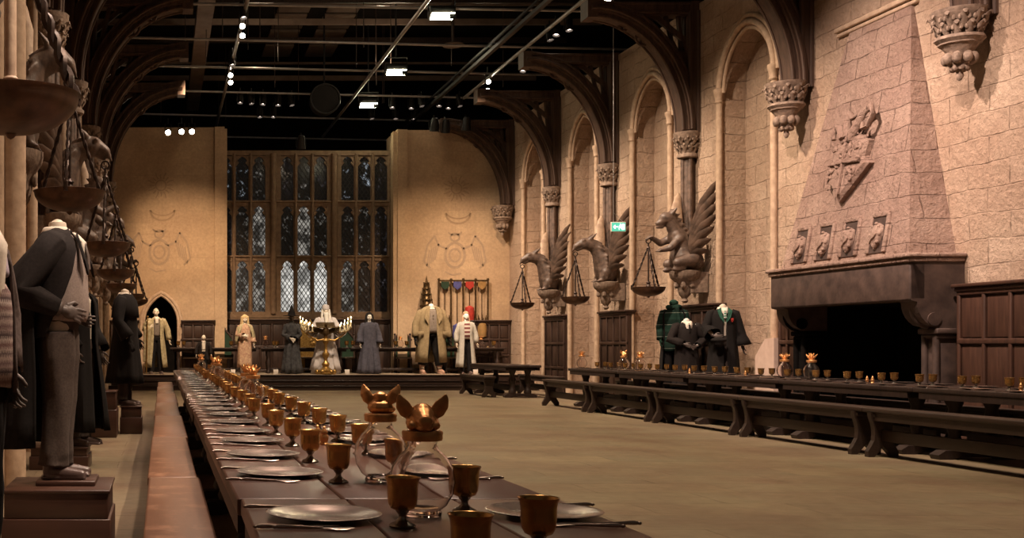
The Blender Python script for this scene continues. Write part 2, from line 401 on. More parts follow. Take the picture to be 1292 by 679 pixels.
def wall_mesh(axis, pos, into, u0, u1, zt, holes, z0=0.0, thick=.9):
    """wall whose face lies at axis=pos, recesses run in direction `into`; holes: (ua, ub, zs, zp, depth, back)"""
    mb = MB()
    P = (lambda u, z, d: (pos+into*d, u, z)) if axis == 'x' else (lambda u, z, d: (u, pos+into*d, z))
    def quad(*ps): mb.add(ps, [(0, 1, 2, 3)])
    cur = u0
    for (ua, ub, zs, zp, dep, zb) in sorted(holes):
        quad(P(cur, z0, 0), P(ua, z0, 0), P(ua, zt, 0), P(cur, zt, 0)); cur = ub
        pts = arch_pts(ua, ub, zs, zp) if zp > zs else [(ua, zs), (ub, zs)]
        for a, b in zip(pts[:-1], pts[1:]):
            quad(P(a[0], a[1], 0), P(b[0], b[1], 0), P(b[0], zt, 0), P(a[0], zt, 0))
            quad(P(a[0], a[1], 0), P(a[0], a[1], dep), P(b[0], b[1], dep), P(b[0], b[1], 0))
            quad(P(a[0], zb, dep), P(b[0], zb, dep), P(b[0], b[1], dep), P(a[0], a[1], dep))
        for u in (ua, ub): quad(P(u, zb, 0), P(u, zb, dep), P(u, zs, dep), P(u, zs, 0))
        if zb > z0:
            quad(P(ua, zb, 0), P(ub, zb, 0), P(ub, zb, dep), P(ua, zb, dep)); quad(P(ua, z0, 0), P(ub, z0, 0), P(ub, zb, 0), P(ua, zb, 0))
    quad(P(cur, z0, 0), P(u1, z0, 0), P(u1, zt, 0), P(cur, zt, 0))
    quad(P(u0, zt, 0), P(u1, zt, 0), P(u1, zt, thick), P(u0, zt, thick))
    quad(P(u0, z0, thick), P(u1, z0, thick), P(u1, zt, thick), P(u0, zt, thick))
    for u in (u0, u1): quad(P(u, z0, 0), P(u, z0, thick), P(u, zt, thick), P(u, zt, 0))
    return mb

RN = [(19.9, 21.85), (23.95, 25.9), (28.0, 29.85), (31.9, 33.7)]
LN = [(8.4, 10.0), (12.0, 13.8), (15.8, 17.6), (19.6, 21.4), (23.4, 25.2), (27.2, 29.0), (31.0, 32.8)]
struct(obj('wall_right', wall_mesh('x', XR, 1, 4, YE+.0, ZT, [(a, b, 6.05, 7.15, .45, 0.0) for a, b in RN]+[(15.6, 18.7, 1.9, 1.9, 1.25, 0.0)], thick=1.4), 'wall_r'))
struct(obj('wall_left', wall_mesh('x', XL, -1, .5, YE+.0, ZT, [(a, b, 6.05, 7.15, .3, 0.0) for a, b in LN]), 'wall_r'))
# end wall: two stone piers either side of a bay that holds the great window
zdoor = .43
mb = wall_mesh('y', YE, 1, XL-.9, 1.92, 7.95, [(-.54, .50, 1.95, 2.80, .8, .43)], thick=1.6)
mb.bx(1.62, 1.92, YE-.12, YE, 0, 7.95); mb.bx(1.78, 2.0, YE-.06, YE+.3, 0, 7.9)
struct(obj('wall_back_left', mb, 'wall_e'))
mb = wall_mesh('y', YE, 1, 7.2, XR+1.4, 7.87, [], thick=1.6)
mb.bx(7.2, 7.5, YE-.12, YE, 0, 7.87); mb.bx(7.08, 7.3, YE-.06, YE+.3, 0, 7.82)
struct(obj('wall_back_right', mb, 'wall_e'))
YW = 36.2
mb = MB(); mb.bx(1.9, 7.2, YW-.1, YW+.25, 0, 2.27)
struct(obj('wall_back_bay', mb, 'mullion'))
mb = MB(); mb.bx(-4, 14, -2, 46, -.2, 0); struct(obj('floor', mb, 'floor'))
mb = MB(); mb.bx(-6, 16, -2, 46, 11.25, 11.45); struct(obj('ceiling', mb, 'ceil'))
mb = MB(); mb.bx(-6, 16, 45.8, 46, 0, 11.25); struct(obj('wall_studio_back', mb, 'ceil'))
mb = MB(); mb.bx(15.8, 16, -2, 46, 0, 11.25); struct(obj('wall_studio_right', mb, 'ceil'))
mb = MB(); mb.bx(-6, -5.8, -2, 46, 0, 11.25); struct(obj('wall_studio_left', mb, 'ceil'))

# arch mouldings, one object per niche
tn = [0]
def trim(mb, mat='trim'):
    tn[0] += 1; return struct(obj('trim_%d' % tn[0], mb, mat))
for X, s, NN in ((XR, -1, RN), (XL, 1, LN)):
    for a, b in NN:
        mb = MB()
        for off, r, dx in ((-.10, .05, .02), (0, .055, .05), (.09, .035, .01)):
            pts = [(X+s*dx, u, z) for u, z in arch_pts(a+off, b-off, 6.05, 7.15-off*1.2, 14)]
            mb.tube(pts, r, 8)
            if off == 0:
                for e in (a+off, b-off): mb.tube([(X+s*dx, e, 0), (X+s*dx, e, 6.05)], r*1.1, 10)
        for e in (a, b):
            mb.lathe([(.06, 0), (.08, .03), (.065, .07), (.08, .16), (.10, .22), (.10, .27), (.05, .3)], 10, (X+s*.06, e, 5.86))
            mb.lathe([(.10, 0), (.10, .22), (.08, .26), (.09, .30), (.06, .36)], 10, (X+s*.06, e, 0), cap0=True)
        trim(mb)
mb = MB(); mb.tube([(-1.32, 10.2, 0), (-1.32, 10.2, 6.6)], .115, 16); mb.tube([(-1.45, 10.1, 0), (-1.45, 10.1, 6.6)], .07, 10); trim(mb)
# door surround of the end wall's pointed doorway
mb = MB()
for off, r in ((-.09, .06), (-.01, .045)):
    pts = [(-.54+off, YE-.02, .43)]+[(u, YE-.02, z) for u, z in arch_pts(-.54+off, .50-off, 1.95, 2.80-off, 12)]+[(.50-off, YE-.02, .43)]
    mb.tube(pts, r, 8)
trim(mb)
mb = MB(); mb.bx(-.54, .50, YE+.68, YE+.74, .43, 2.8)
for i in range(6): mb.bx(-.5+i*.165, -.5+i*.165+.15, YE+.65, YE+.70, .43, 2.75)
struct(obj('door_1', mb, 'soot'))  # no real soot: the doorway's dark inside is put into the door's colour

# leaf-carved capital and corbel meshes
def capital_mb(r=.2, z0=0, h=.42):
    mb = MB()
    mb.lathe([(r*.82, -.10), (r*1.02, -.08), (r*1.02, -.03), (r*.84, 0), (r*.86, h*.35), (r*1.05, h*.62), (r*1.32, h*.84), (r*1.36, h), (r*.5, h)], 12, (0, 0, z0))
    for ring, (rr, zz, q) in enumerate(((r*1.0, h*.25, .36), (r*1.15, h*.58, .42))):
        for k in range(11):
            a = 2*PI*(k+.5*ring)/11; ca, sa = math.cos(a), math.sin(a)
            mb.tube([(rr*.80*ca, rr*.80*sa, z0+zz-r*.5), (rr*.98*ca, rr*.98*sa, z0+zz-r*.1), (rr*1.10*ca, rr*1.10*sa, z0+zz+r*.22), (rr*1.26*ca, rr*1.26*sa, z0+zz+r*.34), (rr*1.30*ca, rr*1.30*sa, z0+zz+r*.18)], [r*.06, r*.2, r*.19, r*.13, r*.05], 6, sx=.55, up=(-sa, ca, 0))
            for u in (-1, 1):
                b_ = a+u*.17; mb.ball((rr*1.06*math.cos(b_), rr*1.06*math.sin(b_), z0+zz+r*.05), (r*.10, r*.10, r*.16), 6)
    return mb
def corbel_mb(r=.22):
    mb = capital_mb(r, .38, .36)
    mb.lathe([(.02, -.16), (.05, -.10), (.035, -.05), (r*.5, .06), (r*.62, .2), (r*.95, .30), (r*1.2, .36), (r*1.15, .40)], 12)
    for k in range(8):
        a = 2*PI*k/8; mb.ball((r*.62*math.cos(a), r*.62*math.sin(a), .12), (r*.26, r*.26, r*.34), 8)
        mb.ball((r*.36*math.cos(a+.4), r*.36*math.sin(a+.4), -.0), (r*.16, r*.16, r*.2), 6)
    return mb
cap_me = capital_mb(.2).mesh('capital'); cor_me = corbel_mb(.24).mesh('corbel')
RP = [22.96, 27.0, 30.9]; RC = [14.87, 19.0]; LP = [6.6, 11.0, 14.8, 18.6, 22.4, 26.2, 30.0]
def sides(px):
    return px
pil_me = None
for i, (X, Y, s) in enumerate([(XR, y, -1) for y in RP]+[(XL, y, 1) for y in LP]):
    wd = ('right', 'beyond the fireplace') if s < 0 else ('left', 'from the camera')
    k = i if s < 0 else i-len(RP)
    t = thing('wall_pilaster', '%s clustered stone wall shaft with leaf capital on the %s wall, counted %s' % (ORD[k], wd[0], wd[1]), 'pilaster', (X+s*.14, Y, 2.6), 0, 'wall shafts under the roof timbers')
    if not pil_me:
        mb = MB(); mb.tube([(0, 0, 0), (0, 0, 2.5)], .10, 12)
        for dx, dy in ((0, .10), (0, -.10), (.10, 0), (-.10, 0)): mb.tube([(dx, dy, 0), (dx, dy, 2.5)], .045, 8)
        pil_me = mb.mesh('shaft')
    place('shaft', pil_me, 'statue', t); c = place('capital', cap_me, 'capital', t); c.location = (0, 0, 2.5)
for k, Y in enumerate(RC):
    o = place('carved_corbel', cor_me, 'capital'); o.location = (XR-.325, Y, 4.86)
    tag(o, ['leaf-carved stone corbel on the wall right of the fireplace hood', 'leaf-carved stone corbel on the wall left of the fireplace hood'][k], 'corbel', 'carved corbels of the roof posts')
o = place('carved_corbel', cor_me, 'capital'); o.location = (XR-.33, 34.8, 4.75)
tag(o, 'leaf-carved stone corbel in the far right corner of the hall', 'corbel', 'carved corbels of the roof posts')

# hammer-beam brackets: local x runs from the wall into the hall
def truss_meshes(L=2.15):
    br = MB(); z0, z1 = 5.55, 7.82
    outer = [V((.30+(L-.30)*(1-math.cos(t)), 0, z0+(z1-z0)*math.sin(t))) for t in [PI/2*i/16 for i in range(17)]]
    def off(d):
        out = []
        for i, p in enumerate(outer):
            t = (outer[min(i+1, 16)]-outer[max(i-1, 0)]).normalized(); n = V((-t.z, 0, t.x)); out.append(p+n*d)
        return out
    for (d0, d1, th) in ((0, .10, .17), (.08, .20, .24), (.18, .30, .17)):
        a, b = off(d0), off(d1)
        rings = [[p+V((0, -th, 0)), p+V((0, th, 0)), q+V((0, th, 0)), q+V((0, -th, 0))] for p, q in zip(a, b)]
        br.grid(rings, True, True, True, False)
    for d, y in ((.0, .17), (.0, -.17), (.14, .25), (.14, -.25), (.30, .17), (.30, -.17)):
        br.tube([p+V((0, y, 0)) for p in off(d)], .028, 6)
    post = MB(); post.bx(-.12, .16, -.2, .2, 5.5, 8.1)
    for y in (-.2, -.08, .08, .2): post.tube([(.17, y*.9, 5.5), (.17, y*.9, 7.9)], .04, 6)
    for y in (-.22, .22): post.tube([(.02, y, 5.5), (.02, y, 7.9)], .035, 6)
    # fan ribs spreading from the capital
    for k in range(3):
        e = outer[5+4*k]; post.tube(bez((.2, 0, 5.6), (.22+.05*k, 0, 6.6), (e.x*.55+.05, 0, 7.85), 8), .05, 6)
    beam = MB(); beam.bx(-.1, L, -.16, .16, 7.84, 8.1)
    for y in (-.17, .17):
        for z in (7.88, 8.06): beam.tube([(-.1, y, z), (L, y, z)], .03, 6)
    beam.bx(L-.14, L+.06, -.2, .2, 7.78, 8.14)
    sp = MB(); inner = off(.28)
    for i in range(1, 15):
        for a, b in ((0, .36), (.36, .68), (.68, 1)):
            if i in (7, 8, 9) and a == .36: continue
            if i == 8 and a == 0: continue
            def pt(p, t):
                q = V((.12, 0, max(p.z, 6.0))) if p.x-.12 < 7.86-p.z else V((p.x, 0, 7.86))
                return p.lerp(q, t)
            A, B, C_, D = pt(inner[i], a), pt(inner[i+1], a), pt(inner[i+1], b), pt(inner[i], b)
            sp.prism([A, B, C_, D], (0, .08, 0))
    tr = MB()
    for c, r in (((1.0, 0, 7.45), .17), ((.62, 0, 7.2), .14), ((1.4, 0, 7.66), .09)):
        tr.tube([(c[0]+r*math.cos(a), -.05, c[2]+r*math.sin(a)) for a in [2*PI*k/12 for k in range(13)]], .028, 6)
        for k in range(3):
            a = 2*PI*k/3+.5; tr.tube([(c[0]+r*.5*math.cos(a)+r*.38*math.cos(b), -.05, c[2]+r*.5*math.sin(a)+r*.38*math.sin(b)) for b in [2*PI*j/8 for j in range(9)]], .018, 5)
    return [(n, m.mesh(n)) for n, m in (('curved_brace', br), ('wall_post', post), ('hammer_beam', beam), ('spandrel', sp), ('tracery', tr))]
tm = truss_meshes()
for me in tm: me[1].materials.append(M['timber'])
for i, (X, Y, s) in enumerate([(XR, y, -1) for y in RC+RP+[34.9]]+[(XL, y, 1) for y in LP]):
    right = s < 0; k = i if right else i-6
    z = 0
    lab = ('%s timber roof bracket with curved brace on the %s wall, counted from the camera' % (ORD[k], 'right' if right else 'left'))
    t = thing('roof_bracket', lab, 'roof timber', (X, Y, z), PI if right else 0, 'curved timber roof brackets')
    for n, me in tm: place(n, me, 'timber', t)

# dark wood panelling boxes against the walls; local x along the wall
def panelling(label, loc, rz, w, h, cols, rows=3, mat='panel', d=.16):
    t = thing('wall_panelling', label, 'panelling', loc, rz, 'oak panelling along the walls')
    fr = MB(); fr.bx(-w/2, w/2, .02, d, 0, h)
    sw = .055
    for k in range(cols+1):
        x = -w/2+sw/2+(w-sw)*k/cols; fr.box((x, .0, h/2), (sw, .05, h), bev=.012)
    for k in range(rows+1):
        z = .05+(h-.12)*k/rows; fr.box((0, -.003, z), (w, .05, .075), bev=.014)
    obj('frame', fr, mat, t)
    cp = MB(); cp.box((0, d/2-.02, h+.02), (w+.08, d+.12, .05), bev=.015); cp.box((0, d/2-.02, h-.03), (w+.03, d+.06, .05), bev=.015); obj('top_rail', cp, mat, t)
    for i in range(cols):
        for j in range(rows):
            x = -w/2+sw+(w-sw)*(i+.5)/cols-sw/2; z = .05+(h-.12)*(j+.5)/rows
            p = MB(); p.box((x, .012, z), ((w-sw)/cols-sw-.02, .02, (h-.12)/rows-.1), bev=.009); obj('panel', p, mat, t)
    return t
H = 2.03
for label, y0, y1, cols in (('tall oak panelling box under the farthest griffin on the right wall', 29.9, 31.4, 3), ('tall oak panelling box under the eagle-headed griffin on the right wall', 25.85, 27.45, 4),
                            ('tall oak panelling behind the green-lined robe beside the table', 21.75, 23.3, 3), ('oak panelling seen under the left bracket of the fireplace', 18.75, 19.5, 3), ('oak panelling right of the fireplace at the picture edge', 11.4, 15.12, 8)):
    panelling(label, (XR-.17, (y0+y1)/2, 0), -PI/2, y1-y0, H, cols, 3, 'panel_red' if y0 < 20 else 'panel')
for label, x0, x1, cols in (('oak panelling on the back wall between doorway and window', .62, 1.6, 3), ('oak panelling on the back wall left of the doorway', -1.55, -.72, 3), ('oak panelling in the back right corner behind the dais', 9.35, 10.62, 4), ):
    panelling(label, ((x0+x1)/2, YE-.17, .43), 0, x1-x0, 1.57, cols)
panelling('long low oak panelling under the great window', (4.55, YW-.27, .43), 0, 5.2, 1.62, 14, 2)

# dais of three steps
for k, (y, z) in enumerate(((32.4, .143), (32.8, .287), (33.2, .43))):
    mb = MB(); mb.box(((XL+XR)/2, (y+YE+1.6)/2, z-.0715-.008), (XR-XL-.02, YE+1.6-y, .127)); 
    mb.box(((XL+XR)/2, y+.01, z-.022), (XR-XL-.02, .07, .028), bev=.008)
    struct(obj('trim_step_%d' % (k+1), mb, 'dais'))
mb = MB(); mb.bx(XL+.01, XR-.01, 33.24, YW-.05, .42, .432); struct(obj('trim_dais_top', mb, 'dais_top'))

# ------------------------------------------------------------------ great window
def great_window():
    mb = MB()
    zb, zt = 2.27, 7.3
    rows = [(2.32, 3.93), (4.10, 5.66), (5.80, 7.22)]
    # groups of three lights: (x0, x1) per light, measured at the window plane
    groups = []
    for g0 in (1.78, 3.72, 5.62):
        groups.append([(g0+.03+k*.525, g0+.03+k*.525+.40) for k in range(3)])
    mb.bx(1.6, 7.25, YW-.12, YW+.2, zb-.12, zb+.06); mb.bx(1.6, 7.25, YW-.08, YW+.2, zt-.05, zt+.1)
    for z in (3.93, 5.66): mb.bx(1.6, 7.25, YW-.07, YW+.1, z, z+.15)
    for z in (3.93, 5.66): mb.tube([(1.6, YW-.09, z+.14), (7.25, YW-.09, z+.14)], .035, 6)
    edges = sorted([l for g in groups for l in g])
    prev = 1.6
    for gi, (x0, x1) in enumerate(edges):
        mb.bx(prev, x0, YW-.06, YW+.1, zb, zt); c = (prev+x0)/2
        mb.tube([(c, YW-.09, zb), (c, YW-.09, zt)], .045 if x0-prev < .2 else .10, 8)
        prev = x1
    mb.bx(prev, 7.25, YW-.06, YW+.1, zb, zt); mb.tube([(prev+.12, YW-.09, zb), (prev+.12, YW-.09, zt)], .07, 8)
    w = struct(obj('window_1', mb, 'mullion'))
    fr = MB()   # cusped heads
    for (x0, x1) in edges:
        for r0, r1 in rows:
            xm = (x0+x1)/2; zs = r1-.30
            pts = arch_pts(x0, x1, zs, r1, 6)
            for a, b in zip(pts[:-1], pts[1:]):
                fr.prism([(a[0], YW-.04, a[1]), (b[0], YW-.04, b[1]), (b[0], YW-.04, r1+.02), (a[0], YW-.04, r1+.02)], (0, .1, 0))
            for sx in (-1, 1):
                fr.prism([(xm+sx*.2, YW-.03, zs-.02), (xm+sx*.10, YW-.03, zs+.10), (xm+sx*.19, YW-.03, zs+.20)], (0, .08, 0))
    obj('window_tracery', fr, 'mullion', w)
    kinds = [['pane_dim', 'pane_mid', 'pane_mid', 'pane_bright', 'pane_bright', 'pane_bright', 'pane_mid', 'pane_dim', 'pane_dark'],
             ['pane_dark', 'pane_dim', 'pane_mid', 'pane_dim', 'pane_mid', 'pane_dim', 'pane_dim', 'pane_dim', 'pane_dark'],
             ['pane_spot', 'pane_spot', 'pane_dim', 'pane_dark', 'pane_dim', 'pane_dark', 'pane_spot', 'pane_spot', 'pane_dark']]
    for j, (r0, r1) in enumerate(rows):
        for i, (x0, x1) in enumerate(edges):
            p = MB(); p.bx(x0, x1, YW+.03, YW+.04, r0, r1); obj('window_pane', p, kinds[j][i], w)
            l = MB(); dx, dz = .135, .20; wd = .022; n = 0
            # diamond leading clipped to the light
            for sgn in (1, -1):
                k = -30
                while k < 60:
                    # line: z = r0 + sgn*(x-x0)*dz/dx + k*dz
                    pts = []
                    for x in (x0, x1):
                        z = r0+sgn*(x-x0)*dz/dx+k*dz; pts.append((x, z))
                    (xa, za), (xb, zb_) = pts
                    lo, hi = 0.0, 1.0; d = zb_-za
                    for lim, up in ((r0, False), (r1, True)):
                        t = (lim-za)/d
                        if (d > 0) != up: lo = max(lo, t)
                        else: hi = min(hi, t)
                    if hi-lo > .02:
                        l.bar((xa+(xb-xa)*lo, YW+.02, za+d*lo), (xa+(xb-xa)*hi, YW+.02, za+d*hi), wd, .012, (0, 1, 0))
                    k += 1
            obj('leading', l, 'lead', w)
great_window()
# ------------------------------------------------------------------ fireplace
def hoodX(z): return 10.02+(z-2.5)*.61/3.7
def fireplace():
    t = thing('fireplace', 'huge stone fireplace with tapering hood and dark soot-black mantel on right wall', 'fireplace', (XR-.37, 17, 0))
    O = lambda n, mb, m: obj(n, mb, m, t, True)
    # tapering hood of coursed stone
    n = 12; rings = []
    for i in range(n+1):
        f = i/n; z = 2.5+3.72*f; x = hoodX(z); y0 = 15.4+.9*f; y1 = 18.6-.9*f
        rings.append([(XR+.05, y0, z), (x, y0, z), (x, y1, z), (XR+.05, y1, z)])
    mb = MB(); mb.grid(rings, True, True, True, False); O('hood', mb, 'hood')
    mb = MB(); mb.box((XR-.04, 17.1, 6.2), (.12, 1.9, .08), bev=.02); mb.box((XR-.02, 17.1, 6.12), (.08, 1.9, .06), bev=.02); O('string_course', mb, 'trim')
    # mantel: hollow frame, open underneath
    y0, y1, x0, z0, z1 = 15.24, 18.73, 9.92, 1.87, 2.44
    mb = MB(); mb.box((x0+.11, (y0+y1)/2, (z0+z1)/2), (.22, y1-y0, z1-z0), bev=.025)
    mb.box(((x0+.22+XR)/2, (y0+y1)/2, z1-.06), (XR-x0-.22, y1-y0-.1, .12)); O('mantel_front', mb, 'mantel')
    mb = MB(); mb.box(((x0+XR)/2-.03, (y0+y1)/2, z1+.03), (XR-x0+.06, y1-y0+.12, .06), bev=.02)
    mb.box(((x0+XR)/2-.015, (y0+y1)/2, z1-.03), (XR-x0+.03, y1-y0+.06, .06), bev=.02); O('mantel_shelf', mb, 'hood')
    for ya in (y0, y1-.34):
        far = ya > 16
        poly = [(x0+.02, ya, z0), (x0+.02, ya, z1-.02), (XR, ya, z1-.02), (XR, ya, 1.5), (10.3, ya, 1.5)]
        poly += [(10.29-.27*math.sin(a), ya, 1.85-.33*math.cos(a)) for a in [PI/2*k/7 for k in range(8)]]
        mb = MB(); mb.prism(poly, (0, .34, 0)); O('bracket', mb, 'mantel')
        mb = MB(); mb.tube([(10.27-.20*math.sin(a), ya+.17, 1.78-.25*math.cos(a)) for a in [PI*1.2*k/9 for k in range(10)]], .045, 8); 
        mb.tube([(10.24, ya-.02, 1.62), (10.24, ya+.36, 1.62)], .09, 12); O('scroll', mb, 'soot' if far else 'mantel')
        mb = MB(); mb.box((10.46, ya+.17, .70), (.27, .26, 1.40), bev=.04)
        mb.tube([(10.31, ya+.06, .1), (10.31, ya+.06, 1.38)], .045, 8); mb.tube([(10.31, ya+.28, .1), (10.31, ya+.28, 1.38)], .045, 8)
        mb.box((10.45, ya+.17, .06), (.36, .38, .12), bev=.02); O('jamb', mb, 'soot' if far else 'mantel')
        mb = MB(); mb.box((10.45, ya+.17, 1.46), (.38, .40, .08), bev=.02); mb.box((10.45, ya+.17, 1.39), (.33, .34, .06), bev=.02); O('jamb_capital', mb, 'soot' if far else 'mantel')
    mb = MB()
    a, b, c, d = 15.62, 18.68, XR, XR+1.2
    mb.add([(c, a, 0.01), (d, a+.2, 0.01), (d, b-.2, 0.01), (c, b, 0.01), (c, a, 1.88), (d, a+.2, 1.88), (d, b-.2, 1.88), (c, b, 1.88)], [(0, 1, 2, 3), (4, 5, 6, 7), (0, 1, 5, 4), (1, 2, 6, 5), (2, 3, 7, 6)])
    O('firebox', mb, 'soot')
    mb = MB()
    for k in range(7): mb.tube([(10.85, 16.4+k*.18, .28), (11.45, 16.4+k*.18, .28)], .02, 6)
    for y in (16.4, 17.48): mb.tube([(10.85, y, .05), (10.85, y, .5)], .03, 6)
    mb.tube([(10.85, 16.4, .28), (10.85, 17.48, .28)], .025, 6); O('fire_grate', mb, 'soot')
    # coat of arms carved on the hood
    def hp(y, z, d=0): return V((hoodX(z)-d, y, z))
    mb = MB(); cy, cz = 17.08, 4.02
    sh = [(.42, .34), (.14, .42), (-.2, .36), (-.46, .22), (-.42, .0), (-.56, -.12), (-.2, -.42), (.05, -.62), (.28, -.36), (.42, 0.0)]
    rings = []
    for d, k in ((-.05, 1.0), (.08, 1.0), (.13, .88)):
        rings.append([hp(cy+u*k, cz+v*k, d) for u, v in sh])
    mb.grid(rings, True, False, True, False); cr = O('carved_crest', mb, 'hood')
    mb = MB()
    def q(u, v, d=.15): return hp(cy+u, cz+v, d)
    mb.tube([q(0, .36), q(0, -.5)], .025, 6); mb.tube([q(.36, -.02), q(-.42, -.06)], .022, 6)
    mb.tube([q(*p) for p in ((-.05, .3), (-.2, .46), (-.34, .66), (-.5, .70), (-.58, .58), (-.5, .42), (-.38, .40), (-.36, .5))], [.07, .07, .065, .06, .055, .05, .04, .03], 8, sx=.6)
    mb.tube([q(*p) for p in ((.1, .34), (.22, .52), (.30, .56), (.36, .46), (.32, .36))], [.05, .055, .05, .04, .03], 8)
    mb.tube([q(*p) for p in ((-.02, .34), (.04, .56), (.0, .70), (-.08, .6), (-.2, .64))], [.06, .06, .05, .04, .03], 8)
    rr = random.Random(5)
    for (u0, u1, v0, v1, n) in ((-.38, -.05, -.3, .24, 15), (.04, .34, -.28, .26, 13), (-.12, .12, .26, .6, 9)):
        for k in range(n):
            u, v = rr.uniform(u0, u1), rr.uniform(v0, v1); a = rr.uniform(0, 6)
            mb.tube([q(u+.07*math.cos(a+j*.8)*(1-j*.12), v+.07*math.sin(a+j*.8)*(1-j*.12), .13) for j in range(5)], [.014, .03, .034, .026, .012], 6)
    o = obj('crest_relief', mb, 'hood', t, True)
    for yc in (18.08, 17.44, 16.8, 16.14):
        mb = MB(); zc = 2.84; w, h = .19, .27
        for (u0, v0, u1, v1) in ((-w, -h, -w, h), (w, -h, w, h), (-w, h, w, h)):
            mb.bar(hp(yc+u0, zc+v0, .01), hp(yc+u1, zc+v1, .01), .07, .05, (1, 0, 0), bev=.012)
        f = obj('shield_frame', mb, 'hood', t, True)
        mb = MB(); mb.prism([hp(yc-w+.03, zc-h, .003), hp(yc+w-.03, zc-h, .003), hp(yc+w-.03, zc+h-.03, .003), hp(yc-w+.03, zc+h-.03, .003)], (-.012, 0, 0)); obj('recess', mb, 'mantel', t, True)
        mb = MB()
        s2 = [(.10, .13), (0, .17), (-.10, .13), (-.12, .0), (-.07, -.13), (0, -.2), (.07, -.13), (.12, 0)]
        mb.grid([[hp(yc+u*k, zc-.02+v*k, d) for u, v in s2] for d, k in ((0, 1), (.05, 1), (.075, .8))], True, False, True, False)
        for k in range(8):
            a = 2*PI*k/8; mb.ball(hp(yc+.10*math.cos(a), zc-.01+.15*math.sin(a), .06), .028, 6)
        mb.tube([hp(yc+.05*math.cos(a), zc+.03*a-.1, .085) for a in [k*.8 for k in range(6)]], .022, 6); obj('shield', mb, 'hood', t, True)
fireplace()
# sloped stone block beside the fireplace
poly = [(10.42, 19.56, 0), (10.42, 20.18, 0), (10.42, 20.18, 1.08), (10.42, 19.86, 1.38), (10.42, 19.56, 1.40)]
mb = MB(); mb.prism(poly, (.22, 0, 0)); o = obj('stone_buttress', mb, 'pinkstone'); tag(o, 'pale pink sloped stone buttress block left of the fireplace', 'stone block')

# ------------------------------------------------------------------ griffins on corbels, each holding a scale
def wing_mb(root, tips, thick=.035):
    """overlapping feathers from a shoulder to a row of tips"""
    mb = MB(); root = V(root)
    for k, tip in enumerate(tips):
        tip = V(tip); d = tip-root; m = root.lerp(tip, .5)+V((0, 0, .02*k))
        st = root+V((0, 0, -.045*k))
        L = [st, st.lerp(tip, .3)+V((.05, 0, .03)), st.lerp(tip, .65)+V((.06, 0, .04)), st.lerp(tip, .9)+V((.02, 0, .01)), tip]
        mb.tube(L, [.05, .10, .105, .065, .008], 8, sx=.32, up=(1, 0, 0))
    for r_ in range(3):
        for k in range(5):
            p = root.lerp(V(tips[min(k+1, len(tips)-1)]), .14+.11*r_); mb.ball(p, (.055, .04, .075), 8)
    return mb

def corbel_base(t):
    mb = MB(); mb.lathe([(.03, 2.10), (.07, 2.14), (.05, 2.19), (.11, 2.26), (.14, 2.36), (.13, 2.42), (.20, 2.52), (.28, 2.60), (.30, 2.66), (.30, 2.72), (.22, 2.74)], 8, (.36, 0, 0), cap1=True)
    mb.bx(-.02, .3, -.16, .16, 2.3, 2.7)
    for k in range(6): mb.ball((.36+.17*math.cos(k), .17*math.sin(k), 2.45), (.05, .05, .07), 6)
    obj('corbel', mb, 'capital', t)

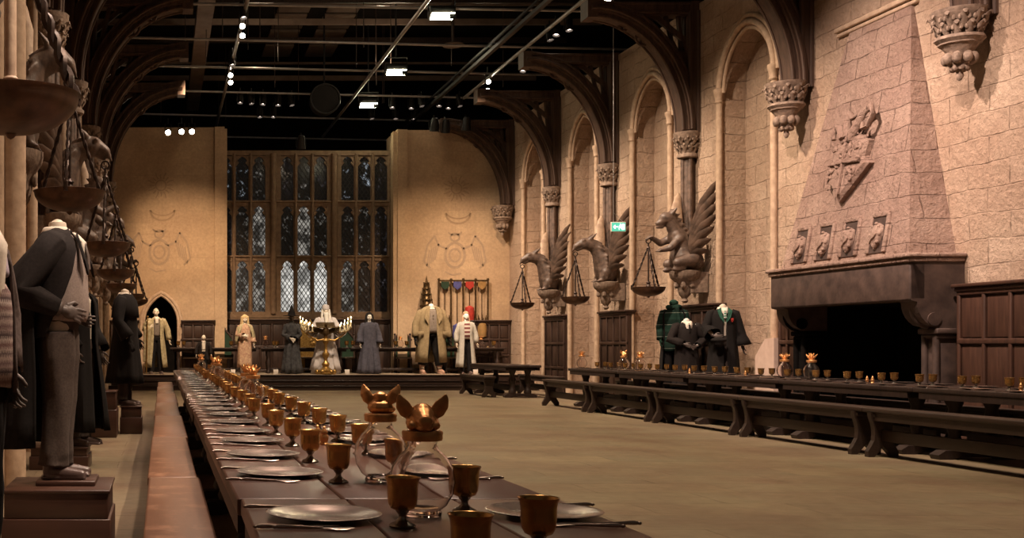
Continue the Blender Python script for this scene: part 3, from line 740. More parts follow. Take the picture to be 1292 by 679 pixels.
def griffin(kind, label, loc, rz, mat='statue', sx=1.0, near=1):
    t = thing('griffin_statue', label, 'statue', loc, rz, 'griffin statues holding scales')
    corbel_base(t); b = MB()
    if kind == 'C':     # seated beast with reaching forelegs
        b.ball((.40, 0, 3.0), (.25, .24, .30)); b.ball((.22, 0, 2.92), (.22, .24, .22)); b.cap((.38, 0, 3.1), .2, (.52, 0, 3.42), .17)
        b.cap((.52, 0, 3.42), .14, (.64, 0, 3.70), .11); b.ball((.70, 0, 3.76), (.17, .12, .13)); b.cap((.72, 0, 3.74), .10, (.88, 0, 3.66), .055)
        b.cap((.80, 0, 3.60), .045, (.90, 0, 3.58), .03)
        for s in (-1, 1):
            b.cap((.62, s*.08, 3.86), .045, (.56, s*.13, 3.97), .012); b.ball((.79, s*.075, 3.79), .025)
            b.cap((.30, s*.2, 2.95), .15, (.60, s*.22, 2.88), .09); b.cap((.60, s*.22, 2.88), .08, (.48, s*.2, 2.76), .06); b.cap((.48, s*.2, 2.76), .06, (.66, s*.2, 2.75), .045)
        b.cap((.50, -.12, 3.42), .09, (.78, -.12, 3.28), .07); b.cap((.78, -.12, 3.28), .065, (1.02, -.04, 3.40), .045)
        b.cap((.50, .12, 3.36), .09, (.72, .16, 3.16), .07); b.cap((.72, .16, 3.16), .065, (.90, .12, 3.12), .045)
        for k in range(4):
            b.cap((1.0, -.06+.035*k, 3.40), .024, (1.10, -.07+.04*k, 3.37), .018); b.cap((1.10, -.07+.04*k, 3.37), .018, (1.09, -.05+.03*k, 3.31), .010)
            b.cap((.90, .09+.03*k, 3.12), .022, (.99, .08+.035*k, 3.09), .012)
        for k in range(6): b.cap((.60-.06*k, 0, 3.90-.09*k), .05, (.50-.055*k, 0, 3.95-.10*k), .012)
        hook = (1.07, -.02, 3.36)
    else:               # eagle-headed, long neck reaching out, beak holds the hook
        hz = .0 if kind == 'B' else -.02
        b.ball((.36, 0, 3.02), (.27, .26, .34)); b.cap((.36, 0, 3.05), .26, (.46, 0, 3.36), .21); b.cap((.46, 0, 3.36), .19, (.62, 0, 3.56), .15)
        b.cap((.62, 0, 3.56), .15, (.80, 0, 3.62+hz), .14); b.ball((.82, 0, 3.62+hz), (.17, .14, .14))
        b.cap((.88, 0, 3.64+hz), .105, (1.05, 0, 3.56+hz), .065); b.cap((1.05, 0, 3.56+hz), .062, (1.13, 0, 3.44+hz), .018)
        b.cap((.90, 0, 3.54+hz), .06, (1.02, 0, 3.46+hz), .03)
        for s in (-1, 1):
            b.ball((.90, s*.11, 3.69+hz), .035); b.cap((.74, s*.09, 3.72), .05, (.60, s*.12, 3.86), .012)
            b.cap((.42, s*.16, 2.95), .12, (.50, s*.15, 2.78), .075)
            for k in range(3): b.cap((.50, s*(.10+.05*k), 2.77), .035, (.62, s*(.09+.06*k), 2.745), .018)
        for k in range(7):
            z = 3.34-.085*k; b.tube([(.50+.09*math.cos(a)*(1-.02*k)-.12, .24*math.sin(a), z-.05*math.cos(a)) for a in [-1.4+.28*j for j in range(11)]], .045, 6)
        for k in range(10):
            a = 2*PI*k/10; b.cap((.56, .15*math.cos(a), 3.52+.13*math.sin(a)), .035, (.46, .22*math.cos(a), 3.44+.2*math.sin(a)), .01)
        hook = (1.06, 0, 3.42+hz)
    o = blob('body', b, mat, t, .022, 3)
    for s in (-1, 1):
        tips = [(.02, s*.62, 4.42), (.0, s*.62, 4.22), (-.0, s*.60, 4.0), (.0, s*.56, 3.78), (.02, s*.50, 3.55), (.05, s*.44, 3.32), (.08, s*.38, 3.1)]
        if s != near: tips = [(p[0]+.25, p[1]*.75, p[2]-.1) for p in tips]
        w = wing_mb((.34, s*.20, 3.22), tips); obj('wing', w, 'wing' if s == near and not (near < 0 and loc[1] < 12) else 'statue_pale', t)  # far-side wings paler: light falling on them is put into the colour
    t.scale = (sx, 1, 1)
    return t, hook
def twisted(mb, a, b, r, n=None):
    a, b = V(a), V(b); L = (b-a).length; n = n or max(8, int(L/.035)); R = frame_mat(b-a)
    for ph in (0, PI):
        mb.tube([a.lerp(b, i/n)+R @ V((r*.8*math.cos(ph+i*1.05), r*.8*math.sin(ph+i*1.05), 0)) for i in range(n+1)], r, 5)
def scale_pan(label, loc, top, r=.31, big=False):
    """loc = centre of the pan's rim; top = height of the hook above the rim"""
    t = thing('balance_scale', label, 'scale', (loc[0], loc[1], loc[2]), 0, 'hanging balance scale pans')
    mb = MB(); d = r*.55
    mb.lathe([(.001, -d)]+[(r*math.sin(a), -d*math.cos(a)) for a in [PI/2*k/8 for k in range(1, 8)]]+[(r, 0), (r*1.03, .008), (r*.99, .012), (r*.97, 0)]+[(r*.96*math.sin(a), -d*.95*math.cos(a)) for a in [PI/2*k/8 for k in range(7, 0, -1)]]+[(.001, -d*.95)], 32)
    mb.lathe([(.001, -d-.03), (.02, -d-.02), (.035, -d), (.02, -d+.01)], 10); obj('pan', mb, 'pan', t)
    rod = MB(); rod.tube([(0, 0, -d*.9), (0, 0, top)], .016 if not big else .034, 8)
    rod.lathe([(.02, 0), (.05, .03), (.03, .07), (.045, .10), (.02, .13)], 10, (0, 0, .0)); rod.lathe([(.02, 0), (.04, .03), (.02, .06)], 10, (0, 0, top*.85)); obj('rod', rod, 'iron' if not big else 'statue_pale', t)
    for k in range(3):
        a = 2*PI*k/3+(.5 if not big else .25); c = MB()
        e = (r*.98*math.cos(a), r*.98*math.sin(a), .0); twisted(c, (0, 0, top*.92), e, .012 if not big else .022)
        c.tube([(e[0], e[1], -.03), (e[0]*1.0, e[1]*1.0, .06)], .022, 6); obj('chain', c, 'iron', t)
    h = MB(); h.tube([(.05*math.cos(a), 0, top+.04+.05*math.sin(a)) for a in [2*PI*k/12 for k in range(13)]], .012, 6); obj('hook', h, 'iron', t)
    return t
for Y, kind, lab, px, py, z in ((22.5, 'C', 'seated winged beast statue holding a scale, nearest on the right wall', 823, 360, 2.40), (26.5, 'B', 'eagle-headed griffin statue, middle one on the right wall', 728, 376, 2.38), (30.4, 'A', 'farthest griffin statue on the right wall, beak holding a scale', 665, 382, 2.39)):
    g_, hk = griffin(kind, lab, (XR-.05, Y, 0), PI)
    x = (px-CX)*(Y)/F
    scale_pan(['scale pan hanging from the nearest griffin of the right wall', 'scale pan hanging from the middle griffin of the right wall', 'scale pan hanging from the farthest griffin of the right wall'][['C', 'B', 'A'].index(kind)], (XR-.05-hk[0], Y-hk[1]*-1*0, z), hk[2]-z-.08)
names = ['first', 'second', 'third', 'fourth', 'fifth', 'sixth', 'seventh']
for k, (Y, kind, px, py, r, mat) in enumerate(((6.55, 'B', 14, 103, .39, 'statue_pale'), (11.0, 'B', 88, 237, .34, 'statue'), (14.8, 'A', 133, 305, .32, 'statue'), (18.6, 'C', 146, 340, .31, 'statue'), (22.4, 'B', 153, 358, .31, 'statue'), (26.2, 'A', 166, 371, .31, 'statue'), (30.0, 'C', 172, 378, .31, 'statue'))):
    p = at(px, py, Y-r); p.x = (px-CX)*Y/F; dz = (.42, .40, .23, .12, .10, .08, .08)[k]
    hx = 1.06*(1 if kind == 'C' else 1)
    sxx = min(1, (p.x-XL)/hx)
    g_, hk = griffin(kind, '%s griffin statue with scales on the left wall, counted from the camera' % names[k], (XL+.02, Y+(.0), dz), 0, mat, sxx, -1)
    scale_pan('%s hanging scale pan along the left wall, counted from the camera' % names[k], (p.x, Y-.02, p.z), hk[2]+dz-p.z-.08, r, k < 1)

# faded wall paintings (flat paint on the end wall)
def paint(name, label, mb, mat): o = obj(name, mb, mat); tag(o, label, 'wall painting', 'faded paintings on the back wall'); return o
def stroke(mb, pts, w): 
    for a, b in zip(pts[:-1], pts[1:]):
        a, b = V(a), V(b)
        if (b-a).length > 1e-4: mb.bar(a, b, w, .004, (0, 1, 0))
YP = YE-.004
def circ(cx, cz, rx, rz, a0=0, a1=2*PI, n=18): return [(cx+rx*math.cos(a0+(a1-a0)*i/n), YP, cz+rz*math.sin(a0+(a1-a0)*i/n)) for i in range(n+1)]
def pz(px, py): p = at(px, py, YE); return p.x, p.z
for side, (px, py) in (('left', (203, 234)), ('right', (576, 238))):
    x, z = pz(px, py); mb = MB()
    stroke(mb, circ(x, z, .16, .16), .04)
    for k in range(16):
        a = 2*PI*k/16; L = .42 if k % 2 else .34; stroke(mb, [(x+.2*math.cos(a), YP, z+.2*math.sin(a)), (x+.3*math.cos(a+.06), YP, z+.3*math.sin(a+.06)), (x+L*math.cos(a), YP, z+L*math.sin(a))], .035)
    paint('sun_painting', 'faded painted sun on the %s pier of the back wall' % side, mb, 'mural')
    x, z = pz(px+2, py+33); mb = MB()
    stroke(mb, circ(x, z+.05, .38, .32, PI*1.0, PI*2.0), .06); stroke(mb, circ(x, z+.1, .38, .22, PI*1.08, PI*1.92), .05)
    paint('crescent_painting', 'faded painted crescent under the sun on the %s pier' % side, mb, 'mural')
    x, z = pz(px-2, py+80); mb = MB()
    for s in (-1, 1):
        stroke(mb, [(x+s*.25, YP, z+.1), (x+s*.5, YP, z+.2), (x+s*.62, YP, z+.5), (x+s*.85, YP, z+.2), (x+s*.95, YP, z-.3), (x+s*.75, YP, z-.5)], .06)
        for k in range(5): stroke(mb, [(x+s*(.5+.07*k), YP, z+.25-.05*k), (x+s*(.62+.06*k), YP, z-.25-.05*k)], .035)
    stroke(mb, circ(x, z-.1, .30, .38), .08); stroke(mb, circ(x, z-.1, .17, .2), .06); stroke(mb, circ(x, z+.45, .14, .12), .06); stroke(mb, circ(x, z+.62, .2, .1, PI, 2*PI), .05)
    stroke(mb, [(x-.3, YP, z-.6), (x-.1, YP, z-.7), (x+.2, YP, z-.66)], .05)
    paint('winged_beast_painting', 'faded painted winged figure low on the %s pier' % side, mb, 'mural2')
# ------------------------------------------------------------------ tables and benches (local y = length)
def leg_board(w0, w1, h, th, y, notch=True):
    """shaped trestle board in the xz plane: narrow waist, flared feet with a V notch"""
    pts = []
    for k in range(9):
        t = k/8; z = h*t; w = w0+(w1-w0)*0
        prof = [1.0, 1.02, .80, .60, .56, .58, .66, .80, .86][k]; pts.append((w0/2*prof, z))
    left = [(-x, z) for x, z in reversed(pts)]
    poly = pts+left
    if notch: poly += [(-w0*.30, 0), (-w0*.10, h*.16), (0, h*.24), (w0*.10, h*.16), (w0*.30, 0)]
    mb = MB(); n = len(poly)
    # triangulate through bmesh to cope with the concave outline
    bm = bmesh.new(); vs = [bm.verts.new((x, y-th/2, z)) for x, z in poly]; f = bm.faces.new(vs)
    r = bmesh.ops.extrude_face_region(bm, geom=[f]); bmesh.ops.translate(bm, vec=(0, th, 0), verts=[g for g in r['geom'] if isinstance(g, bmesh.types.BMVert)])
    bmesh.ops.triangulate(bm, faces=[f for f in bm.faces if len(f.verts) > 4]); bm.verts.index_update()
    mb.add([v.co.copy() for v in bm.verts], [[v.index for v in f.verts] for f in bm.faces]); bm.free(); return mb
def make_bench(L, w, h, label, loc, mat='bench_dark', rz=0, group=None, top='bench_dark', lw=.34):
    t = thing('bench', label, 'bench', loc, rz, group)
    mb = MB(); mb.box((0, 0, h-.0275), (w, L-.012, .055), bev=.012); obj('seat', mb, top, t)
    for s in (-1, 1):
        mb = leg_board(lw, lw, h-.055, .07, s*(L/2-.16)); obj('leg', mb, mat, t)
        mb = MB(); mb.box((0, s*(L/2-.16), h-.085), (w*.92, .12, .05), bev=.01); obj('bearer', mb, mat, t)
    mb = MB(); mb.box((0, 0, h*.44), (.045, L-.3, .13), bev=.008); obj('stretcher', mb, mat, t)
    mb = MB(); mb.box((w/2-.035, 0, h-.10), (.025, L-.36, .09)); mb.box((-w/2+.035, 0, h-.10), (.025, L-.36, .09)); obj('apron', mb, mat, t)
    return t
def make_table(L, w, h, label, loc, rz=0, group=None, top='tabletop', d=.055):
    t = thing('trestle_table', label, 'table', loc, rz, group)
    mb = MB()
    for k in range(3): mb.box((-w/2+w*(k+.5)/3, 0, h-d/2), (w/3-.004, L-.012, d), bev=.008)
    obj('tabletop', mb, top, t)
    mb = MB(); mb.box((w/2-.03, 0, h-d-.035), (.04, L-.2, .07)); mb.box((-w/2+.03, 0, h-d-.035), (.04, L-.2, .07)); obj('apron', mb, 'table_leg', t)
    for s in (-1, 1):
        y = s*(L/2-.32)
        for q in (-1, 1):
            mb = MB()
            prof = [(.085, .09), (.10, .14), (.075, .20), (.06, .26), (.075, .34), (.09, .42), (.07, .50), (.06, .56), (.085, .62), (.09, h-d-.07)]
            mb.lathe(prof, 8, (q*w*.22, y, 0), cap0=True, cap1=True); obj('leg', mb, 'table_leg', t)
        mb = MB(); mb.box((0, y, h-d-.04), (w*.84, .12, .08), bev=.015)
        obj('bearer', mb, 'table_leg', t)
        mb = MB(); ww = w*.40; mb.prism([(-ww-.04, y-.08, 0), (-ww+.1, y-.08, 0), (-ww+.2, y-.08, .03), (ww-.2, y-.08, .03), (ww-.1, y-.08, 0), (ww+.04, y-.08, 0), (ww+.06, y-.08, .05), (ww-.02, y-.08, .10), (-ww+.02, y-.08, .10), (-ww-.06, y-.08, .05)], (0, .16, 0)); obj('foot', mb, 'table_leg', t)
    mb = MB(); mb.box((0, 0, .22), (.06, L-.5, .14), bev=.01); obj('stretcher', mb, 'table_leg', t)
    return t
TZ = .79
# left row
tb = [.87, 3.60, 6.30, 9.0, 11.7, 14.4, 17.1, 19.75, 22.4]
for i in range(8):
    y0, y1 = tb[i], tb[i+1]
    dx, rz = ((-.006, -.012) if i == 0 else (rnd.uniform(-.008, .008), rnd.uniform(-.002, .002)))
    make_table(y1-y0, 1.0, TZ, '%s section of the long plum-brown dining table in the foreground, counted from the camera' % ORD[i], (.735+dx, (y0+y1)/2, 0), rz, 'foreground row of dining tables')
bb = [.8, 3.5, 6.2, 8.95, 11.63, 14.3, 17.0, 19.7, 22.4]
for i in range(8):
    y0, y1 = bb[i], bb[i+1]
    make_bench(y1-y0, .27+.006*(i % 2), .56, '%s worn reddish bench left of the foreground table, counted from the camera' % ORD[i], (.062+(.006 if i % 2 else -.004), (y0+y1)/2, 0), 'bench_dark', 0, 'foreground row of benches', 'bench', .24)
# right row: tables, front benches, back benches
ry = [24.4, 21.8, 18.95, 16.1, 13.25, 10.4, 7.55]
for i in range(6):
    y1, y0 = ry[i], ry[i+1]; n = 5-i
    make_bench(y1-y0, .26, .56, '%s dark bench from the far end in front of the right-hand table row' % (ORD[i] if i else 'first'), (8.20, (y0+y1)/2, 0), 'bench_dark', 0, 'benches in front of the right tables')
    make_bench(y1-y0, .24, .54, '%s dark bench from the far end behind the right-hand table row' % (ORD[i] if i else 'first'), (9.70, (y0+y1)/2-.1, 0), 'bench_dark', 0, 'benches behind the right tables')
for i in range(6):
    y1, y0 = ry[i]-.1, ry[i+1]-.1
    make_table(y1-y0, .95, TZ, '%s section from the far end of the right-hand dark dining table row' % (ORD[i] if i else 'first'), (9.06, (y0+y1)/2, 0), 0, 'right row of dining tables', 'table_leg')
make_table(3.3, .85, TZ, 'short dark table standing alone near the dais on the right', (8.72, 29.3, 0), 0, None, 'table_leg')
make_bench(2.4, .27, .52, 'short dark bench left of the lone table near the dais', (8.0, 29.15, 0), 'bench_dark', 0)
make_bench(2.9, .27, .52, 'short dark bench right of the lone table near the dais', (9.55, 29.0, 0), 'bench_dark', 0)

# ------------------------------------------------------------------ tableware (modelled at the origin, base at z=0)
def lathe_me(name, prof, n, mat, **k):
    mb = MB(); mb.lathe(prof, n, **k); me = mb.mesh(name); me.materials.append(M[mat]); return me
cup_me = lathe_me('cup', [(.001, .044), (.020, .045), (.031, .050), (.0375, .062), (.040, .082), (.0405, .108), (.0425, .122), (.0465, .131), (.0475, .1325), (.045, .1315), (.0405, .122), (.0385, .108), (.038, .082), (.035, .064), (.028, .055), (.001, .052)], 28, 'brass')
foot_me = lathe_me('foot', [(.001, 0), (.034, 0), (.0355, .004), (.031, .009), (.018, .015), (.010, .024), (.010, .032), (.015, .038), (.020, .046), (.001, .048)], 24, 'silver')
plate_me = lathe_me('plate', [(.001, .002), (.095, .002), (.105, .006), (.150, .013), (.158, .016), (.160, .018), (.156, .0195), (.148, .017), (.108, .010), (.098, .006), (.001, .005)], 44, 'pewter')
def cutlery(kind):
    mb = MB()
    hl = .0 # handle points to -x, head to +x ; total about .21
    mb.tube([(-.105, 0, .007), (-.09, 0, .008), (-.05, 0, .007), (.0, 0, .006), (.02, 0, .006)], [.004, .0062, .0045, .0032, .0028], 7, sx=.7)
    mb.ball((-.106, 0, .007), (.007, .006, .005), 8)
    if kind == 'spoon':
        mb.tube([(.015, 0, .006), (.035, 0, .006), (.055, 0, .004), (.08, 0, .005), (.10, 0, .008)], [.003, .010, .018, .016, .004], 10, sx=.22, up=(0, 1, 0))
    elif kind == 'knife':
        mb.prism([(.01, -.004, .005), (.03, -.009, .005), (.09, -.010, .005), (.118, -.002, .005), (.12, .004, .005), (.01, .005, .005)], (0, 0, .0022))
    else:
        mb.tube([(.015, 0, .006), (.03, 0, .006), (.045, 0, .005)], [.003, .008, .012], 8, sx=.3, up=(0, 1, 0))
        for k in (-1, 0, 1): mb.tube([(.04, k*.008, .005), (.07, k*.009, .006), (.10, k*.008, .010)], [.0028, .0024, .0012], 5)
    me = mb.mesh(kind); me.materials.append(M['steel']); return me
cut = {k: cutlery(k) for k in ('fork', 'knife', 'spoon')}
gob = thing('goblet', 'x', 'goblet', (0, 0, -5)); place('cup', cup_me, 'brass', gob); place('foot', foot_me, 'silver', gob)
def goblet(x, y, z, label, group, s=1.0):
    c = dup(gob, (x, y, z), rnd.uniform(0, 6), label, group); c.scale = (s, s, s); return c
def loose(name, me, cat, x, y, z, rz, label, group):
    o = bpy.data.objects.new(name, me); C.objects.link(o); o.location = (x, y, z); o.rotation_euler = (0, 0, rz); return tag(o, label, cat, group)
# glass jug with a gilt animal-head stopper
jug_glass = MB(); outer = [(.001, 0), (.052, 0), (.055, .008), (.050, .016), (.068, .030), (.086, .062), (.092, .098), (.086, .135), (.066, .168), (.046, .186), (.040, .200), (.043, .214), (.046, .220)]
inner = [(r-.0035, z) for r, z in reversed(outer[3:])]+[(.045, .024), (.001, .022)]
jug_glass.lathe(outer+inner, 36, rip=.0); jug_glass_me = jug_glass.mesh('glass_body'); jug_glass_me.materials.append(M['glass'])
ring_me = lathe_me('lid_ring', [(.03, .212), (.054, .212), (.057, .218), (.056, .226), (.058, .234), (.054, .240), (.02, .243), (.001, .243)], 30, 'gold')
def lid_head(kind):
    b = MB()
    if kind == 'hog':
        b.ball((0, 0, .262), (.048, .042, .030)); b.cap((0, -.010, .278), .034, (0, -.046, .268), .023); b.ball((0, -.062, .268), (.021, .010, .018))
        b.ball((0, .0, .300), (.026, .026, .018)); b.ball((0, -.045, .249), (.024, .02, .010))
        for s in (-1, 1):
            b.tube([(s*.030, .010, .275), (s*.043, .008, .293), (s*.055, .004, .312), (s*.063, -.002, .330), (s*.066, -.004, .344)], [.012, .022, .021, .012, .003], 12, sx=.42, up=(1, 0, 0))
            b.ball((s*.020, -.030, .279), .0065); b.ball((s*.030, -.02, .255), (.018, .02, .014))
    else:
        b.ball((0, 0, .262), (.036, .036, .03)); b.cap((0, -.01, .275), .026, (0, -.04, .272), .012)
        for k in range(9):
            a = 2*PI*k/9; b.cap((.025*math.cos(a), .025*math.sin(a), .265), .012, (.062*math.cos(a), .062*math.sin(a), .300+.012*(k % 2)), .003)
        for k in range(5):
            a = 2*PI*k/5; b.cap((.012*math.cos(a), .012*math.sin(a), .28), .010, (.028*math.cos(a), .028*math.sin(a), .322), .003)
    o = blob('lid_head', b, 'gold', None, .0030, 2); me = o.data; bpy.data.objects.remove(o); return me
heads = {k: lid_head(k) for k in ('hog', 'crown')}
def jug(kind, x, y, z, rz, label, group, s=1.0):
    t = thing('glass_jug', label, 'jug', (x, y, z), rz, group, s)
    place('glass_body', jug_glass_me, 'glass', t); place('lid_ring', ring_me, 'gold', t); place('lid_head', heads[kind], 'gold', t); return t
pot_me = lathe_me('pepper_pot', [(.001, 0), (.020, 0), (.022, .006), (.016, .014), (.021, .028), (.022, .040), (.015, .052), (.017, .056), (.017, .064), (.010, .074), (.006, .080), (.008, .086), (.001, .092)], 18, 'gold')

# foreground table, left side places; the spacing follows the photograph
ys = [3.2, 4.25, 4.95, 5.66, 6.28, 7.03, 7.77, 8.42, 9.08]
while ys[-1] < 21.1: ys.append(ys[-1]+.69)
for i, y in enumerate(ys):
    o = ORD[i]
    for side in (0, 1):
        x = (.435 if side == 0 else 1.035)+rnd.uniform(-.012, .012); y2 = y+rnd.uniform(-.015, .015)+(.03 if side else 0)
        where = 'left' if side == 0 else 'right'; f = 0 if side == 0 else PI
        if i == 0: x = .45 if side == 0 else 1.075
        loose('dinner_plate', plate_me, 'plate', x, y2, TZ, rnd.uniform(0, 6), '%s pewter plate from the camera along the %s edge of the foreground table' % (o, where), 'plates on the foreground table')
        fx = x-.11 if side == 0 else x+.09
        a = rnd.uniform(-.06, .06)
        loose('table_fork', cut['fork'], 'fork', fx+.01, y2+.19, TZ, f+a, '%s fork from the camera along the %s edge of the foreground table' % (o, where), 'forks on the foreground table')
        loose('table_knife', cut['knife'], 'knife', fx+(.01 if side == 0 else 0), y2-.175, TZ, f+.05+a, '%s knife from the camera along the %s edge of the foreground table' % (o, where), 'knives on the foreground table')
        loose('table_spoon', cut['spoon'], 'spoon', fx+(.06 if side == 0 else -.06), y2-.20, TZ, f-.16+a, '%s spoon from the camera along the %s edge of the foreground table' % (o, where), 'spoons on the foreground table')
JL = [(.737, 3.25), (.773, 4.06), (.74, 9.3), (.745, 10.05), (.74, 15.2), (.74, 16.0), (.72, 21.0), (.75, 21.8)]
def clear(x, y, jugs, c):
    for jx, jy in jugs:
        d = math.hypot(x-jx, y-jy)
        if d < .165: x = jx+(1 if x > jx else -1)*(math.sqrt(max(0, .168**2-(y-jy)**2)))
    return x
gl = [2.37, 3.04, 4.02, 4.73, 5.48]+[5.48+.69*k for k in range(1, 24)]
gr = [2.63, 3.31, 4.25, 5.07, 5.74, 6.37]+[6.37+.69*k for k in range(1, 22)]
for i, y in enumerate(gl):
    if y < 22.2: goblet(clear(.62+(.017 if i < 2 else rnd.uniform(-.015, .015)), y, JL[2:], 0), y, TZ, '%s brass goblet from the camera in the left row of the foreground table' % ORD[i], 'goblets on the foreground table')
for i, y in enumerate(gr):
    if y < 22.2: goblet(clear(.87+rnd.uniform(-.01, .01), y, JL[2:], 0), y, TZ, '%s brass goblet from the camera in the right row of the foreground table' % ORD[i], 'goblets on the foreground table')
for i, (x, y, kind, rz, lab) in enumerate(((.737, 3.25, 'hog', -.08, 'nearest clear glass jug with gilt hog-head lid facing the camera'), (.773, 4.06, 'hog', 2.6, 'second clear glass jug with gilt hog-head lid, left behind the nearest'),
        (.74, 9.3, 'crown', .3, 'spiky-lidded glass jug midway along the foreground table'), (.745, 10.05, 'crown', 1.3, 'spiky-lidded glass jug just behind the midway one'), (.74, 15.2, 'crown', .5, 'spiky-lidded glass jug far along the foreground table'),
        (.74, 16.0, 'hog', .5, 'small ear-lidded glass jug far along the foreground table'), (.72, 21.0, 'crown', .1, 'farthest glass jug but one at the end of the foreground table'), (.75, 21.8, 'crown', 1.1, 'farthest glass jug at the end of the foreground table'))):
    jug(kind, x, y, TZ, rz, lab, 'glass jugs with gilt lids', 1.0)
for k, (x, y) in enumerate(((.785, 5.55), (.765, 5.64), (.77, 8.3), (.75, 12.4), (.74, 18.4))):
    loose('pepper_pot', pot_me, 'pot', x, y, TZ, 0, '%s small gilt pepper pot from the camera on the foreground table' % ORD[k], 'pepper pots')

# right-hand row
yy = [23.9-.72*k for k in range(22)]
for i, y in enumerate(yy):
    o = ORD[i] if i else 'first'
    for side in (0, 1):
        where = 'near' if side == 0 else 'wall'; x = 8.78 if side == 0 else 9.34; f = 0 if side == 0 else PI
        loose('dinner_plate', plate_me, 'plate', x, y, TZ, rnd.uniform(0, 6), '%s plate from the far end on the %s side of the right table row' % (o, where), 'plates on the right tables')
        loose('table_knife', cut['knife'], 'knife', x-.08*(1-2*side), y-.18, TZ, f+rnd.uniform(-.1, .1), '%s knife from the far end on the %s side of the right table row' % (o, where), 'knives on the right tables')
        loose('table_fork', cut['fork'], 'fork', x-.08*(1-2*side), y+.18, TZ, f, '%s fork from the far end on the %s side of the right table row' % (o, where), 'forks on the right tables')
        gx = 8.97 if side == 0 else 9.16
        gx = clear(gx, y-.22+.05*side, [((9.06 if q > 740 else 8.84), (9.06 if q > 740 else 8.84)*F/(q-CX)) for q in (734, 787, 808, 990, 1024)], 0)
        goblet(gx, y-.22+.05*side, TZ, '%s goblet from the far end in the %s row of the right tables' % (o, where), 'goblets on the right tables', 1.05)
for px, lab in ((734, 'leftmost glass jug on the right-hand table row'), (787, 'second glass jug from the left on the right-hand table row'), (808, 'third glass jug from the left on the right-hand table row'), (990, 'glass jug on the right table row left of the fireplace opening'), (1024, 'glass jug on the right table row before the fireplace opening')):
    xj = 9.06 if px > 740 else 8.84; y = xj*F/(px-CX); jug('crown' if px != 787 else 'hog', xj, y, TZ, .2*px, lab, 'glass jugs with gilt lids', 1.15)
for k, px in enumerate((870, 938, 1094, 1098, 1288)):
    loose('pepper_pot', pot_me, 'pot', 9.06+.03*(k % 2), 9.06*F/(px-CX), TZ, 0, '%s small gilt pepper pot from the left on the right table row' % (ORD[k] if k else 'first'), 'pepper pots')
for o in list(gob.children): bpy.data.objects.remove(o)
bpy.data.objects.remove(gob)
# ------------------------------------------------------------------ costumed mannequins. Local frame: faces -y, feet at z=0, about 1.75 tall
def hand_mesh(curl=.5, vox=.0045):
    b = MB()   # fingers along +x, palm facing -z, thumb to +y
    b.cap((-.02, 0, 0), .023, (.03, 0, 0), .027); b.ball((.055, .0, 0), (.045, .040, .016)); b.ball((.03, .018, -.006), (.03, .022, .014))
    for k, (y, L) in enumerate(((.029, .070), (.010, .080), (-.009, .074), (-.027, .058))):
        p = V((.090, y, 0)); a = 0; seg = [.45*L, .32*L, .25*L]; r = [.0095, .0085, .0078, .0068]
        for j in range(3):
            a += curl*(.35+.35*j)*(1+.1*k); q = p+V((seg[j]*math.cos(a), y*.10, -seg[j]*math.sin(a))); b.cap(p, r[j], q, r[j+1], 8); p = q
    p = V((.030, .034, -.004)); q = V((.065, .058, -.014)); s = V((.090, .060, -.028)); b.cap(p, .014, q, .0105, 8); b.cap(q, .0105, s, .0085, 8)
    o = blob('hand', b, 'mannequin', None, vox, 2); me = o.data; bpy.data.objects.remove(o); me.materials.clear(); return me
def head_mesh():
    b = MB()
    b.ball((0, .012, .11), (.076, .094, .098)); b.ball((0, -.028, .065), (.055, .058, .068)); b.cap((0, 0, -.06), .052, (0, .008, .06), .048)
    b.ball((0, -.066, .028), (.026, .022, .02))
    b.cap((0, -.088, .112), .010, (0, -.104, .078), .013); b.ball((0, -.086, .05), (.022, .012, .007)); b.ball((0, -.083, .042), (.018, .012, .007))
    for s in (-1, 1):
        b.ball((s*.078, .012, .09), (.010, .018, .030)); b.ball((s*.032, -.078, .122), (.022, .014, .008)); b.ball((s*.033, -.070, .104), (.014, .014, .009)); b.ball((s*.040, -.050, .072), (.026, .028, .024))
    o = blob('head', b, 'mannequin', None, .006, 2); me = o.data; bpy.data.objects.remove(o); me.materials.clear(); return me
HAND = hand_mesh(.5); FIST = hand_mesh(1.15); HEAD = head_mesh()
def add_part(name, me, mat, parent, Mx):
    m2 = me.copy(); m2.transform(Mx); 
    if Mx.determinant() < 0: m2.flip_normals()
    m2.materials.append(M[mat]); return place(name, m2, None, parent)

